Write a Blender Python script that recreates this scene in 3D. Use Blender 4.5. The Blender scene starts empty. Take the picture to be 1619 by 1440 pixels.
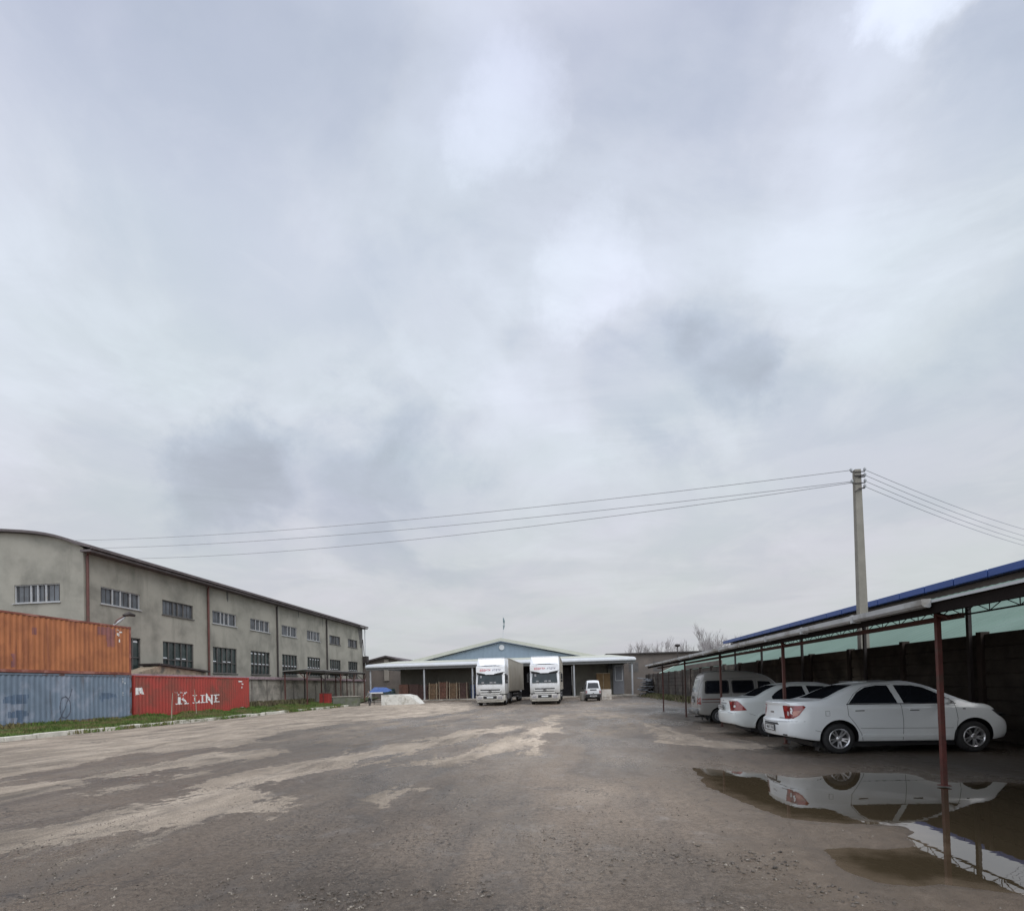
import bpy, bmesh, math, random
import numpy as np
from mathutils import Vector, Matrix, noise as mnoise
from mathutils.bvhtree import BVHTree
S = bpy.context.scene
COL = S.collection
R = math.radians
rnd = random.Random(7)

# ------------------------------------------------------------------ camera
EYE = 1.6; FPX = 850.0; YAW = R(5.5); PITCH = R(1.2); ROLL = R(-1.5); CXP = 809.5; CYP = 1066.2
cam_d = bpy.data.cameras.new('camera'); cam = bpy.data.objects.new('camera', cam_d); COL.objects.link(cam)
CM = Matrix.Rotation(YAW, 4, 'Z') @ Matrix.Rotation(R(90) + PITCH, 4, 'X') @ Matrix.Rotation(ROLL, 4, 'Z')
cam.matrix_world = Matrix.Translation((0, 0, EYE)) @ CM
cam_d.sensor_fit = 'HORIZONTAL'; cam_d.sensor_width = 36.0; cam_d.lens = FPX / 1619 * 36
cam_d.shift_y = (CYP - 720) / 1619
cam_d.clip_start = 0.05; cam_d.clip_end = 3000
S.camera = cam

def ray(x, y):            # photo pixel -> direction (used to measure the place)
    return (CM.to_3x3() @ Vector(((x - CXP) / FPX, -(y - CYP) / FPX, -1))).normalized()
def G(x, y, z=0.0):       # point of the ground seen at a photo pixel
    d = ray(x, y); t = (z - EYE) / d.z
    return Vector((d.x * t, d.y * t, z))
def ATY(x, y, Y):
    d = ray(x, y); t = Y / d.y
    return Vector((d.x * t, Y, EYE + d.z * t))
def ATX(x, y, X):
    d = ray(x, y); t = X / d.x
    return Vector((X, d.y * t, EYE + d.z * t))

# ------------------------------------------------------------------ world: overcast sky
SUN_EL, SUN_AZ = R(50), R(132)      # high behind the camera, veiled by cloud
W = bpy.data.worlds.new('World'); S.world = W; W.use_nodes = True
nt = W.node_tree; nt.nodes.clear()
def N(t, typ, **kw):
    n = t.nodes.new(typ)
    for k, v in kw.items(): setattr(n, k, v)
    return n
def L(t, a, b): t.links.new(a, b)
def setin(t, sock, v):
    if isinstance(v, bpy.types.NodeSocket): t.links.new(v, sock)
    else: sock.default_value = v
def MATH(t, op, a, b=0.0, c=0.0, clamp=False):
    n = N(t, 'ShaderNodeMath', operation=op, use_clamp=clamp)
    setin(t, n.inputs[0], a); setin(t, n.inputs[1], b)
    if len(n.inputs) > 2: setin(t, n.inputs[2], c)
    return n.outputs[0]
def VM(t, op, a, b=(0, 0, 0)):
    n = N(t, 'ShaderNodeVectorMath', operation=op)
    setin(t, n.inputs[0], a); setin(t, n.inputs[1], b)
    return n.outputs['Value'] if op == 'DOT_PRODUCT' else n.outputs[0]
def MR(t, v, a, b, c, d, smooth=False):
    n = N(t, 'ShaderNodeMapRange'); n.clamp = True
    if smooth: n.interpolation_type = 'SMOOTHSTEP'
    setin(t, n.inputs[0], v)
    for i, q in enumerate((a, b, c, d)): setin(t, n.inputs[i + 1], q)
    return n.outputs[0]
def NOISE(t, vec, scale, detail=4, rough=.55, dist=0.0):
    n = N(t, 'ShaderNodeTexNoise'); n.inputs['Scale'].default_value = scale
    n.inputs['Detail'].default_value = detail; n.inputs['Roughness'].default_value = rough
    n.inputs['Distortion'].default_value = dist
    if vec is not None: t.links.new(vec, n.inputs['Vector'])
    return n
def MIX(t, f, a, b, blend='MIX'):
    n = N(t, 'ShaderNodeMix', data_type='RGBA', blend_type=blend)
    setin(t, n.inputs[0], f)
    for s, v in ((n.inputs[6], a), (n.inputs[7], b)):
        if isinstance(v, bpy.types.NodeSocket): t.links.new(v, s)
        else: s.default_value = (v[0], v[1], v[2], 1)
    return n.outputs[2]
def RAMP(t, v, stops):
    n = N(t, 'ShaderNodeValToRGB'); t.links.new(v, n.inputs[0])
    e = n.color_ramp.elements
    while len(e) < len(stops): e.new(.5)
    for i, (p, c) in enumerate(stops): e[i].position = p; e[i].color = (c[0], c[1], c[2], 1)
    return n.outputs[0]

tc = N(nt, 'ShaderNodeTexCoord').outputs['Generated']
warp = NOISE(nt, tc, 5.5, 7, .62)
wv = VM(nt, 'SCALE', VM(nt, 'SUBTRACT', warp.outputs['Color'], (.5, .5, .5)))
wv.node.inputs['Scale'].default_value = .22
wd = VM(nt, 'NORMALIZE', VM(nt, 'ADD', tc, wv))
sep = N(nt, 'ShaderNodeSeparateXYZ'); L(nt, tc, sep.inputs[0])
den = MATH(nt, 'ADD', MATH(nt, 'MAXIMUM', sep.outputs[2], 0.0), .16)
cmb = N(nt, 'ShaderNodeCombineXYZ')
L(nt, MATH(nt, 'DIVIDE', sep.outputs[0], den), cmb.inputs[0]); L(nt, MATH(nt, 'DIVIDE', sep.outputs[1], den), cmb.inputs[1])
cl1 = NOISE(nt, cmb.outputs[0], .9, 9, .56, .6).outputs['Fac']
cl2 = NOISE(nt, cmb.outputs[0], 2.6, 6, .55, .2).outputs['Fac']
el = MATH(nt, 'ARCSINE', sep.outputs[2])
base = RAMP(nt, MR(nt, el, 0, R(90), 0, 1), [
    (0.0, (.540, .555, .560)), (.10, (.600, .625, .640)), (.26, (.635, .688, .745)), (.42, (.635, .698, .775)),
    (.56, (.545, .595, .700)), (.66, (.80, .84, .95)), (1.0, (1.6, 1.62, 1.66))])
back = MR(nt, sep.outputs[1], .25, -.55, 1.0, 1.95, True)      # extra sky brightness added behind the camera to light the fronts facing it
cl3 = NOISE(nt, cmb.outputs[0], 6.5, 8, .6, .5).outputs['Fac']
br = MATH(nt, 'ADD', MATH(nt, 'MULTIPLY', MATH(nt, 'SUBTRACT', cl1, .5), .20), MATH(nt, 'MULTIPLY', MATH(nt, 'SUBTRACT', cl2, .5), .17))
br = MATH(nt, 'ADD', br, MATH(nt, 'MULTIPLY', MATH(nt, 'SUBTRACT', cl3, .5), .06))
br = MATH(nt, 'ADD', br, MATH(nt, 'SUBTRACT', MR(nt, cl1, .44, .56, 0, .11, True), .055))
br = MATH(nt, 'ADD', br, MATH(nt, 'SUBTRACT', MR(nt, NOISE(nt, cmb.outputs[0], 1.7, 9, .6, 1.2).outputs['Fac'], .46, .60, 0, .05, True), .022))
BLOBS = [(1440, -10, 75, .32), (1390, 50, 110, .14), (1340, 90, 150, .07), (795, 178, 80, .18), (840, 250, 230, .05), (935, 425, 70, .15), (960, 380, 120, .05), (1180, 450, 170, .09), (1400, 370, 170, .12),
         (500, 605, 90, .09), (720, 560, 140, .09), (300, 420, 220, .04), (1000, 770, 190, .05), (150, 620, 200, .04), (1130, 610, 60, .10), (1180, 510, 70, .07),
         (365, 765, 88, -.26), (640, 790, 140, -.16), (1150, 555, 90, -.21), (1040, 625, 115, -.16), (1180, 600, 60, -.08), (595, 640, 80, -.06), (1250, 570, 70, -.08),
         (1560, 160, 170, -.10), (930, 60, 140, -.06), (1060, 250, 200, -.05), (690, 420, 120, -.05), (900, 560, 80, -.06), (440, 680, 90, -.05), (1290, 470, 80, -.06), (120, 60, 200, -.04)]
for bx_, by_, r_, s_ in BLOBS:
    d = ray(bx_, by_); rr = r_ / FPX / math.sqrt(1 + ((bx_ - CXP) ** 2 + (by_ - CYP) ** 2) / FPX ** 2) * 1.35
    dp = VM(nt, 'DOT_PRODUCT', wd, tuple(d))
    br = MATH(nt, 'ADD', br, MR(nt, dp, math.cos(rr), 1.0, 0.0, s_, True))
br = MATH(nt, 'MULTIPLY', br, MR(nt, el, R(2), R(24), .25, 1))
mul = MATH(nt, 'MULTIPLY', MATH(nt, 'ADD', br, 1.06), back)
tint = MIX(nt, MR(nt, NOISE(nt, cmb.outputs[0], 1.3, 3).outputs['Fac'], .35, .65, 0, 1), (.995, 1.005, 1.0), (1.02, .985, 1.03))
cloud = VM(nt, 'MULTIPLY', base, tint)
cloud = VM(nt, 'MULTIPLY', cloud, MIX(nt, MR(nt, br, -.16, .0, 1, 0), (1, 1, 1), (.95, .98, 1.03)))
sc_ = VM(nt, 'SCALE', cloud); L(nt, mul, sc_.node.inputs['Scale'])
sky = N(nt, 'ShaderNodeTexSky', sky_type='NISHITA'); sky.sun_disc = False; sky.sun_elevation = SUN_EL; sky.sun_rotation = SUN_AZ
bg1 = N(nt, 'ShaderNodeBackground'); L(nt, sky.outputs[0], bg1.inputs[0]); bg1.inputs[1].default_value = .06
bg2 = N(nt, 'ShaderNodeBackground'); L(nt, sc_, bg2.inputs[0]); bg2.inputs[1].default_value = 1.0
ms = N(nt, 'ShaderNodeMixShader'); ms.inputs[0].default_value = .95
wo = N(nt, 'ShaderNodeOutputWorld'); L(nt, bg1.outputs[0], ms.inputs[1]); L(nt, bg2.outputs[0], ms.inputs[2]); L(nt, ms.outputs[0], wo.inputs[0])

sl = bpy.data.lights.new('sun', 'SUN'); sl.energy = 1.5; sl.angle = R(40); sl.color = (1, .97, .93)
so = bpy.data.objects.new('sun', sl); COL.objects.link(so)
sd = Vector((math.sin(SUN_AZ) * math.cos(SUN_EL), math.cos(SUN_AZ) * math.cos(SUN_EL), math.sin(SUN_EL)))
so.rotation_euler = sd.to_track_quat('Z', 'Y').to_euler()
S.view_settings.view_transform = 'Standard'; S.view_settings.look = 'None'; S.view_settings.exposure = 0.0; S.view_settings.gamma = 1.0

# ------------------------------------------------------------------ materials
def M(name, col, rough=.6, metal=0.0, var=.12, vs=1.5, dirt=None, ds=.6, dt=(.5, .62), streak=None, ss=(3, 3, .25), st=(.55, .7), bump=0.0, bs=30, coat=0.0, spec=.5, grad=None):
    m = bpy.data.materials.new(name); m.use_nodes = True; t = m.node_tree
    b = t.nodes['Principled BSDF']; co = N(t, 'ShaderNodeTexCoord').outputs['Object']
    c = MIX(t, MR(t, NOISE(t, co, vs, 6, .6).outputs['Fac'], .3, .7, 0, 1), [q * (1 - var) for q in col], [min(1, q * (1 + var)) for q in col])
    if dirt: c = MIX(t, MR(t, NOISE(t, co, ds, 8, .62, .4).outputs['Fac'], dt[0], dt[1], 0, 1), c, dirt)
    if streak:
        mp = N(t, 'ShaderNodeMapping'); mp.inputs['Scale'].default_value = ss; L(t, co, mp.inputs[0])
        c = MIX(t, MR(t, NOISE(t, mp.outputs[0], 1.0, 6, .6, .2).outputs['Fac'], st[0], st[1], 0, .85), c, streak)
    if grad:     # (z0, z1, colour): road dirt thrown up over the lowest part
        sp = N(t, 'ShaderNodeSeparateXYZ'); L(t, co, sp.inputs[0])
        zz = MATH(t, 'ADD', sp.outputs[2], MATH(t, 'MULTIPLY', NOISE(t, co, 3.0, 5).outputs['Fac'], .5))
        c = MIX(t, MR(t, zz, grad[0] + .25, grad[1] + .25, grad[3], 0), c, grad[2])
    L(t, c, b.inputs['Base Color']); b.inputs['Roughness'].default_value = rough; b.inputs['Metallic'].default_value = metal
    b.inputs['Coat Weight'].default_value = coat; b.inputs['Coat Roughness'].default_value = .05
    b.inputs['Specular IOR Level'].default_value = spec
    if bump:
        bn = N(t, 'ShaderNodeBump'); bn.inputs['Strength'].default_value = bump; bn.inputs['Distance'].default_value = .02
        L(t, NOISE(t, co, bs, 5, .6).outputs['Fac'], bn.inputs['Height']); L(t, bn.outputs[0], b.inputs['Normal'])
    return m

# ------------------------------------------------------------------ mesh helpers
def tag(o, label=None, cat=None, group=None, kind=None):
    if label: o['label'] = label
    if cat: o['category'] = cat
    if group: o['group'] = group
    if kind: o['kind'] = kind
    return o
def wloc(o):
    p = Vector((0, 0, 0))
    while o is not None: p += Vector(o.location); o = o.parent
    return p
def thing(name, label, cat, loc=(0, 0, 0), rz=0.0, group=None):
    o = bpy.data.objects.new(name, None); COL.objects.link(o); o.location = loc; o.rotation_euler = (0, 0, rz)
    o.empty_display_size = .3
    return tag(o, label, cat, group)
def copy_tree(o, parent=None):
    c = o.copy(); COL.objects.link(c)
    if parent is not None: c.parent = parent
    for ch in list(o.children): copy_tree(ch, c)
    return c
class MB:
    def __init__(s): s.v = []; s.f = []; s.mi = []; s.m = 0
    def add(s, vs, fs):
        b = len(s.v); s.v += [tuple(p) for p in vs]
        for f in fs: s.f.append(tuple(b + i for i in f)); s.mi.append(s.m)
        return s
    def box(s, x0, x1, y0, y1, z0, z1):
        return s.add([(x0, y0, z0), (x1, y0, z0), (x1, y1, z0), (x0, y1, z0), (x0, y0, z1), (x1, y0, z1), (x1, y1, z1), (x0, y1, z1)],
                     [(0, 3, 2, 1), (4, 5, 6, 7), (0, 1, 5, 4), (1, 2, 6, 5), (2, 3, 7, 6), (3, 0, 4, 7)])
    def rbox(s, c, sz, rot=None, bev=0.0):       # box centred on c, optionally rotated, with chamfered vertical and top edges
        hx, hy, hz = sz[0] / 2, sz[1] / 2, sz[2] / 2
        rot = rot or Matrix.Identity(3)
        if bev <= 0:
            P = [(-hx, -hy, -hz), (hx, -hy, -hz), (hx, hy, -hz), (-hx, hy, -hz), (-hx, -hy, hz), (hx, -hy, hz), (hx, hy, hz), (-hx, hy, hz)]
            F = [(0, 3, 2, 1), (4, 5, 6, 7), (0, 1, 5, 4), (1, 2, 6, 5), (2, 3, 7, 6), (3, 0, 4, 7)]
        else:
            P = []; F = []
            def ring(b, z, ins):
                a, q = hx - ins, hy - ins
                return [(-a + b, -q, z), (a - b, -q, z), (a, -q + b, z), (a, q - b, z), (a - b, q, z), (-a + b, q, z), (-a, q - b, z), (-a, -q + b, z)]
            rs = [ring(bev, -hz, bev * .7), ring(bev, -hz + bev, 0), ring(bev, hz - bev, 0), ring(bev, hz, bev * .7)]
            for r_ in rs: P += r_
            for k in range(3):
                for i in range(8):
                    j = (i + 1) % 8; F.append((k * 8 + i, k * 8 + j, k * 8 + 8 + j, k * 8 + 8 + i))
            F.append(tuple(range(7, -1, -1))); F.append(tuple(range(24, 32)))
        return s.add([Vector(c) + rot @ Vector(p) for p in P], F)
    def tube(s, pts, r, n=8, cap=True):
        pts = [Vector(p) for p in pts]; rs = r if isinstance(r, (list, tuple)) else [r] * len(pts); V = []; F = []
        for i, p in enumerate(pts):
            d = (pts[min(i + 1, len(pts) - 1)] - pts[max(i - 1, 0)]).normalized()
            u = d.cross(Vector((0, 0, 1)))
            if u.length < .05: u = d.cross(Vector((1, 0, 0)))
            u.normalize(); w = d.cross(u)
            for k in range(n):
                a = 2 * math.pi * (k + .5) / n; V.append(p + (u * math.cos(a) + w * math.sin(a)) * rs[i])
        for i in range(len(pts) - 1):
            for k in range(n):
                j = (k + 1) % n; F.append((i * n + k, i * n + n + k, i * n + n + j, i * n + j))
        if cap: F.append(tuple(range(n))); F.append(tuple(range((len(pts) - 1) * n + n - 1, (len(pts) - 1) * n - 1, -1)))
        return s.add(V, F)
    def prism(s, poly, fn, a, b):    # poly: 2-D outline; fn(u, v, d) -> xyz
        n = len(poly); V = [fn(u, v, a) for u, v in poly] + [fn(u, v, b) for u, v in poly]
        F = [tuple(range(n)), tuple(range(2 * n - 1, n - 1, -1))] + [(i, i + n, (i + 1) % n + n, (i + 1) % n) for i in range(n)]
        return s.add(V, F)
    def build(s, name, mats, parent=None, smooth=False, loc=None, local=False, fixn=False):
        me = bpy.data.meshes.new(name)
        off = Vector((0, 0, 0)) if local else (wloc(parent) if parent else (Vector(loc) if loc else Vector((0, 0, 0))))
        me.from_pydata([(x - off.x, y - off.y, z - off.z) for x, y, z in s.v], [], s.f)
        for m in (mats if isinstance(mats, (list, tuple)) else [mats]): me.materials.append(m)
        me.polygons.foreach_set('material_index', s.mi)
        if fixn:
            bm = bmesh.new(); bm.from_mesh(me); bmesh.ops.recalc_face_normals(bm, faces=bm.faces); bm.to_mesh(me); bm.free()
        if smooth: me.polygons.foreach_set('use_smooth', [True] * len(me.polygons))
        if isinstance(smooth, float): me.set_sharp_from_angle(angle=R(smooth))
        me.update()
        o = bpy.data.objects.new(name, me); COL.objects.link(o)
        if parent: o.parent = parent
        elif loc and not local: o.location = loc
        elif loc: o.location = loc
        return o
def inpoly(x, y, P):
    c = False; j = len(P) - 1
    for i in range(len(P)):
        if (P[i][1] > y) != (P[j][1] > y) and x < (P[j][0] - P[i][0]) * (y - P[i][1]) / (P[j][1] - P[i][1]) + P[i][0]: c = not c
        j = i
    return c

# ------------------------------------------------------------------ shared materials
m_wallconc = M('stained_concrete', (.238, .230, .195), .9, var=.30, vs=.6, dirt=(.305, .292, .248), ds=.3, dt=(.44, .62), streak=(.150, .147, .122), ss=(.8, .8, .14), st=(.55, .78), bump=.35, bs=8)
m_darkstain = M('damp_concrete', (.11, .105, .10), .9, var=.3)
m_rooffelt = M('roof_felt', (.10, .085, .085), .85, var=.3)
m_rust = M('dark_red_paint', (.10, .035, .028), .6, var=.3, dirt=(.06, .04, .03))
m_rustpost = M('red_oxide_paint', (.095, .026, .020), .55, var=.3, vs=6, dirt=(.07, .035, .025), ds=4, dt=(.52, .65))
m_blacksteel = M('dark_steel', (.035, .028, .026), .6, var=.3)
m_winframe = M('white_window_paint', (.36, .37, .38), .5, var=.15, dirt=(.35, .34, .32), ds=3)
m_oldframe = M('old_window_steel', (.09, .085, .08), .6, var=.3)
m_glassup = M('dull_window_glass', (.070, .078, .088), .22, var=.5, vs=1.2)
m_glasslow = M('green_window_glass', (.030, .042, .040), .18, var=.5, vs=1.2)
m_paper = M('white_paper_strip', (.62, .64, .66), .8, var=.2)
m_coping = M('mauve_metal_coping', (.33, .25, .27), .5, var=.15, dirt=(.22, .17, .17), ds=2)
m_fence = M('precast_concrete', (.30, .275, .235), .9, var=.22, vs=.8, dirt=(.15, .14, .12), ds=.5, streak=(.40, .37, .32), ss=(.7, .7, .3), st=(.56, .7), bump=.5, bs=15)
m_fencepost = M('fence_post_concrete', (.17, .155, .135), .9, var=.3)
m_kerb = M('kerb_concrete', (.52, .50, .44), .9, var=.25, vs=2, dirt=(.17, .17, .11), ds=1.2, dt=(.5, .6), bump=.6, bs=12)
m_galv = M('grey_painted_pipe', (.33, .34, .35), .5, var=.15)
m_white = M('white_sheet_metal', (.48, .50, .515), .45, var=.06, dirt=(.45, .45, .43), ds=.5, dt=(.5, .8))
m_cream = M('cream_sheet_metal', (.44, .45, .385), .6, var=.06, dirt=(.44, .45, .38), ds=.3, dt=(.48, .7))
m_blueclad = M('blue_grey_cladding', (.19, .245, .30), .55, var=.08, vs=.5)
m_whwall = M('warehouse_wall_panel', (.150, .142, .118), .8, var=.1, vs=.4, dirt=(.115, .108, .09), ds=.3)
m_black = M('black_plastic', (.012, .012, .013), .5, var=.2)
m_dark = M('dark_interior', (.03, .027, .030), .9, var=.3)
m_rubber = M('tyre_rubber', (.018, .018, .018), .8, var=.3, vs=8)
m_alloy = M('alloy_wheel', (.62, .62, .63), .32, .85, var=.1)
m_steelrim = M('steel_wheel', (.30, .30, .31), .45, .6, var=.15)
# ------------------------------------------------------------------ ground
def sdf(px, py, P):           # signed distance (negative inside), numpy
    d = np.full(px.shape, 1e9); s = np.zeros(px.shape, bool); n = len(P)
    for i in range(n):
        x0, y0 = P[i]; x1, y1 = P[(i + 1) % n]; ex, ey = x1 - x0, y1 - y0
        t = np.clip(((px - x0) * ex + (py - y0) * ey) / (ex * ex + ey * ey + 1e-9), 0, 1)
        d = np.minimum(d, np.hypot(px - x0 - t * ex, py - y0 - t * ey))
        c = ((y0 > py) != (y1 > py)); 
        with np.errstate(divide='ignore', invalid='ignore'):
            xi = ex * (py - y0) / (ey if abs(ey) > 1e-9 else 1e-9) + x0
        s ^= (c & (px < xi))
    return np.where(s, -d, d)
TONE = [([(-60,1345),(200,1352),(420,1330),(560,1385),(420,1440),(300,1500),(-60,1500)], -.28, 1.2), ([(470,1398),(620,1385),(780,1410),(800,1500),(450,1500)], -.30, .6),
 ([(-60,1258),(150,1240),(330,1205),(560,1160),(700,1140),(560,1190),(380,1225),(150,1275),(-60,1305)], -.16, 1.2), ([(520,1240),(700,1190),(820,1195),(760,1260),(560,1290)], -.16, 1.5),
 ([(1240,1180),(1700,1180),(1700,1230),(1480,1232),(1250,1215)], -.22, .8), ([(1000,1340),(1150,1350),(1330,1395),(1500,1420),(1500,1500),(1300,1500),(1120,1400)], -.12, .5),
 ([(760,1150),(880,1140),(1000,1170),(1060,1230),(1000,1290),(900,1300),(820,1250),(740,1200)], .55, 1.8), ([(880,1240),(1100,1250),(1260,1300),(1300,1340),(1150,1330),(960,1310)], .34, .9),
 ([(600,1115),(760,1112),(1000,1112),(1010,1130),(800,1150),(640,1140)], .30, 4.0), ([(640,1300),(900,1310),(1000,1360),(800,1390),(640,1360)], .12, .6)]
DRY = [
 [(-60,1335),(0,1320),(60,1307),(170,1285),(240,1262),(330,1240),(395,1240),(425,1253),(418,1262),(470,1266),(450,1280),(400,1296),(345,1292),(300,1308),(170,1325),(90,1338),(0,1348),(-60,1360)],
 [(330,1242),(400,1217),(470,1205),(560,1187),(700,1162),(800,1146),(840,1148),(760,1165),(660,1187),(560,1208),(500,1225),(425,1243)],
 [(-60,1256),(0,1243),(60,1235),(150,1228),(210,1215),(260,1205),(330,1190),(440,1180),(448,1188),(380,1200),(300,1212),(230,1225),(140,1232),(90,1246),(40,1256),(0,1264),(-60,1272)],
 [(-60,1168),(390,1126),(545,1112),(750,1110),(745,1122),(700,1130),(560,1141),(450,1157),(380,1180),(200,1192),(120,1210),(60,1220),(0,1238),(-60,1240)],
 [(128,1254),(215,1239),(222,1245),(172,1253),(135,1258)], [(246,1226),(300,1219),(302,1224),(250,1229)],
 [(1010,1140),(1060,1150),(1100,1165),(1218,1178),(1200,1184),(1120,1181),(1050,1171),(1020,1156)],
 [(570,1262),(640,1240),(690,1243),(610,1268)], [(45,1350),(92,1344),(90,1349),(50,1354)], [(228,1321),(250,1317),(252,1321),(232,1325)],
 [(640,1210),(740,1190),(800,1170),(870,1150),(880,1160),(800,1190),(720,1210)], [(830,1160),(870,1130),(890,1132),(870,1165),(845,1190)]]
PUD = [(1096,1212),(1140,1216),(1200,1221),(1262,1228),(1300,1224),(1345,1219),(1430,1221),(1480,1236),(1560,1234),(1660,1238),(1760,1260),(1760,1440),
       (1700,1425),(1619,1410),(1500,1395),(1440,1396),(1385,1389),(1340,1370),(1303,1341),(1345,1338),(1400,1340),(1442,1338),(1462,1333),(1440,1322),(1448,1312),(1425,1304),(1330,1298),(1240,1289),(1170,1263),(1118,1238)]
def wp(poly): return [(G(x, y).x, G(x, y).y) for x, y in poly]
def lines(segs):
    out = []
    for a, b, d in segs: out += list(np.arange(a, b, d))
    return np.array(sorted(set(np.round(out + [segs[-1][1]], 4))))
gx = lines([(-400, -60, 20), (-60, -26, 2), (-26, -8, .4), (-8, 0.4, .2), (.4, 7.6, .07), (7.6, 12, .3), (12, 60, 4), (60, 400, 20)])
gy = lines([(-60, 0, 4), (0, 2.6, .4), (2.6, 9.6, .07), (9.6, 30, .25), (30, 72, .6), (72, 120, 6), (120, 700, 30)])
XX, YY = np.meshgrid(gx, gy); fx, fy = XX.ravel(), YY.ravel()
near = (fx > -26) & (fx < 12) & (fy > -1) & (fy < 72)
dry = np.full(fx.shape, -9.0)
for P in DRY:
    q = -sdf(fx[near], fy[near], wp(P)); tmp = np.full(fx.shape, -9.0); tmp[near] = q; dry = np.maximum(dry, tmp)
pudw = wp(PUD); pd = np.full(fx.shape, 9.0); pd[near] = sdf(fx[near], fy[near], pudw)
tone = np.zeros(fx.shape)  # ground tone: darker wet areas, plus sheen painted in as paler colour
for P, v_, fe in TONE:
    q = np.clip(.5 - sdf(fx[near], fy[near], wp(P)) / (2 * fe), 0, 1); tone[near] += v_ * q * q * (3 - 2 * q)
hz = np.zeros(fx.shape)
idx = np.nonzero(near & (fy < 40))[0]
for i in idx:
    p = Vector((fx[i], fy[i], 0)); h = 0.0022 * mnoise.noise(p * 3.0) + .008 * abs(mnoise.noise(p * .35))
    if fy[i] < 12: h += .0022 * mnoise.noise(p * 11)
    if pd[i] < 1.2:
        ra = mnoise.noise(p * 2.2) * .09 + mnoise.noise(p * 8) * .035
        k = min(1, max(0, (.25 - (pd[i] + ra)) / .6)); h = h * (1 - .7 * k) - .050 * k
    hz[i] = h
WL = -.0175
ground_mb = np.stack([fx, fy, hz], 1)
nx, ny = len(gx), len(gy)
ii = (np.arange(ny - 1)[:, None] * nx + np.arange(nx - 1)[None, :]).ravel()
faces = np.stack([ii, ii + 1, ii + nx + 1, ii + nx], 1)
me = bpy.data.meshes.new('ground'); me.from_pydata(ground_mb.tolist(), [], faces.tolist())
me.polygons.foreach_set('use_smooth', [True] * len(me.polygons))
for nm, arr in (('dry', dry), ('pud', pd), ('damp_and_sheen', tone)):
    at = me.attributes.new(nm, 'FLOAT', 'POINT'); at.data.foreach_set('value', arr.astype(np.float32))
ground = bpy.data.objects.new('ground', me); COL.objects.link(ground); tag(ground, kind='structure')
m = bpy.data.materials.new('wet_asphalt'); m.use_nodes = True; t = m.node_tree; b = t.nodes['Principled BSDF']; b.inputs['Specular IOR Level'].default_value = .30
co = N(t, 'ShaderNodeTexCoord').outputs['Object']
mp = N(t, 'ShaderNodeMapping'); mp.inputs['Scale'].default_value = (1, .42, 1); mp.inputs['Rotation'].default_value = (0, 0, R(-16)); L(t, co, mp.inputs[0]); cs = mp.outputs[0]
a1 = N(t, 'ShaderNodeAttribute', attribute_name='dry').outputs['Fac']; a2 = N(t, 'ShaderNodeAttribute', attribute_name='pud').outputs['Fac']
n_big = NOISE(t, cs, .30, 6, .55, .5).outputs['Fac']; n_mid = NOISE(t, cs, 1.1, 7, .62, .4).outputs['Fac']; n_sm = NOISE(t, co, 6, 7, .65).outputs['Fac']
n_grit = NOISE(t, co, 55, 4, .7).outputs['Fac']; n_grit2 = NOISE(t, co, 160, 3, .7).outputs['Fac']
da = MATH(t, 'ADD', MATH(t, 'MULTIPLY', a1, .8), MATH(t, 'ADD', MATH(t, 'MULTIPLY', MATH(t, 'SUBTRACT', n_mid, .5), 3.4), MATH(t, 'MULTIPLY', MATH(t, 'SUBTRACT', n_sm, .5), 1.3)))
dmask = MR(t, da, -.07, .10, 0, 1, True)
# scattered half-dry islands
isl = MR(t, MATH(t, 'ADD', n_mid, MATH(t, 'MULTIPLY', MATH(t, 'SUBTRACT', n_big, .5), .9)), .55, .63, 0, .62, True)
farm = N(t, 'ShaderNodeSeparateXYZ'); L(t, co, farm.inputs[0])
isl = MATH(t, 'MULTIPLY', isl, MR(t, farm.outputs[1], 7, 15, .3, 1.35))
dmask = MATH(t, 'MAXIMUM', dmask, isl)
wetmask = MR(t, MATH(t, 'ADD', a2, MATH(t, 'MULTIPLY', MATH(t, 'SUBTRACT', n_sm, .5), .8)), -.05, 1.1, 1, 0, True)
dmask = MATH(t, 'MULTIPLY', dmask, MATH(t, 'SUBTRACT', 1.0, wetmask))
wetc = MIX(t, MR(t, n_big, .41, .60, 0, 1), (.078, .057, .040), (.225, .171, .122))
wetc = MIX(t, MR(t, n_sm, .36, .64, 0, .6), wetc, (.20, .160, .124))
n_b = NOISE(t, co, 17, 6, .7).outputs['Fac']
wetc = MIX(t, MR(t, n_b, .49, .60, 0, .62), wetc, (.040, .029, .020))
wetc = MIX(t, MR(t, n_b, .48, .34, 0, .5), wetc, (.22, .178, .138))
dryc = MIX(t, MR(t, n_sm, .3, .7, 0, 1), (.40, .335, .262), (.54, .46, .365))
dryc = MIX(t, MR(t, n_mid, .40, .62, 0, .75), dryc, (.27, .222, .170))
dryc = MIX(t, MR(t, n_b, .54, .66, 0, .4), dryc, (.16, .14, .12))
c = MIX(t, dmask, wetc, dryc)
c = MIX(t, MR(t, MATH(t, 'ABSOLUTE', MATH(t, 'SUBTRACT', dmask, .5)), .2, .5, .35, 0), c, (.085, .075, .068))      # dark damp rim
n_lf = NOISE(t, co, .16, 3, .5).outputs['Fac']
brown = MR(t, MATH(t, 'ADD', n_lf, MATH(t, 'MULTIPLY', n_mid, .25)), .50, .72, 0, .55)
c = MIX(t, brown, c, MIX(t, .5, c, (.105, .088, .065)))
c = MIX(t, MR(t, n_grit, .50, .60, 0, .62), c, (.040, .030, .022))
c = MIX(t, MR(t, n_grit2, .53, .64, 0, .5), c, (.36, .30, .235))
patn = NOISE(t, cs, .8, 8, .68, .8).outputs['Fac']
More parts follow.
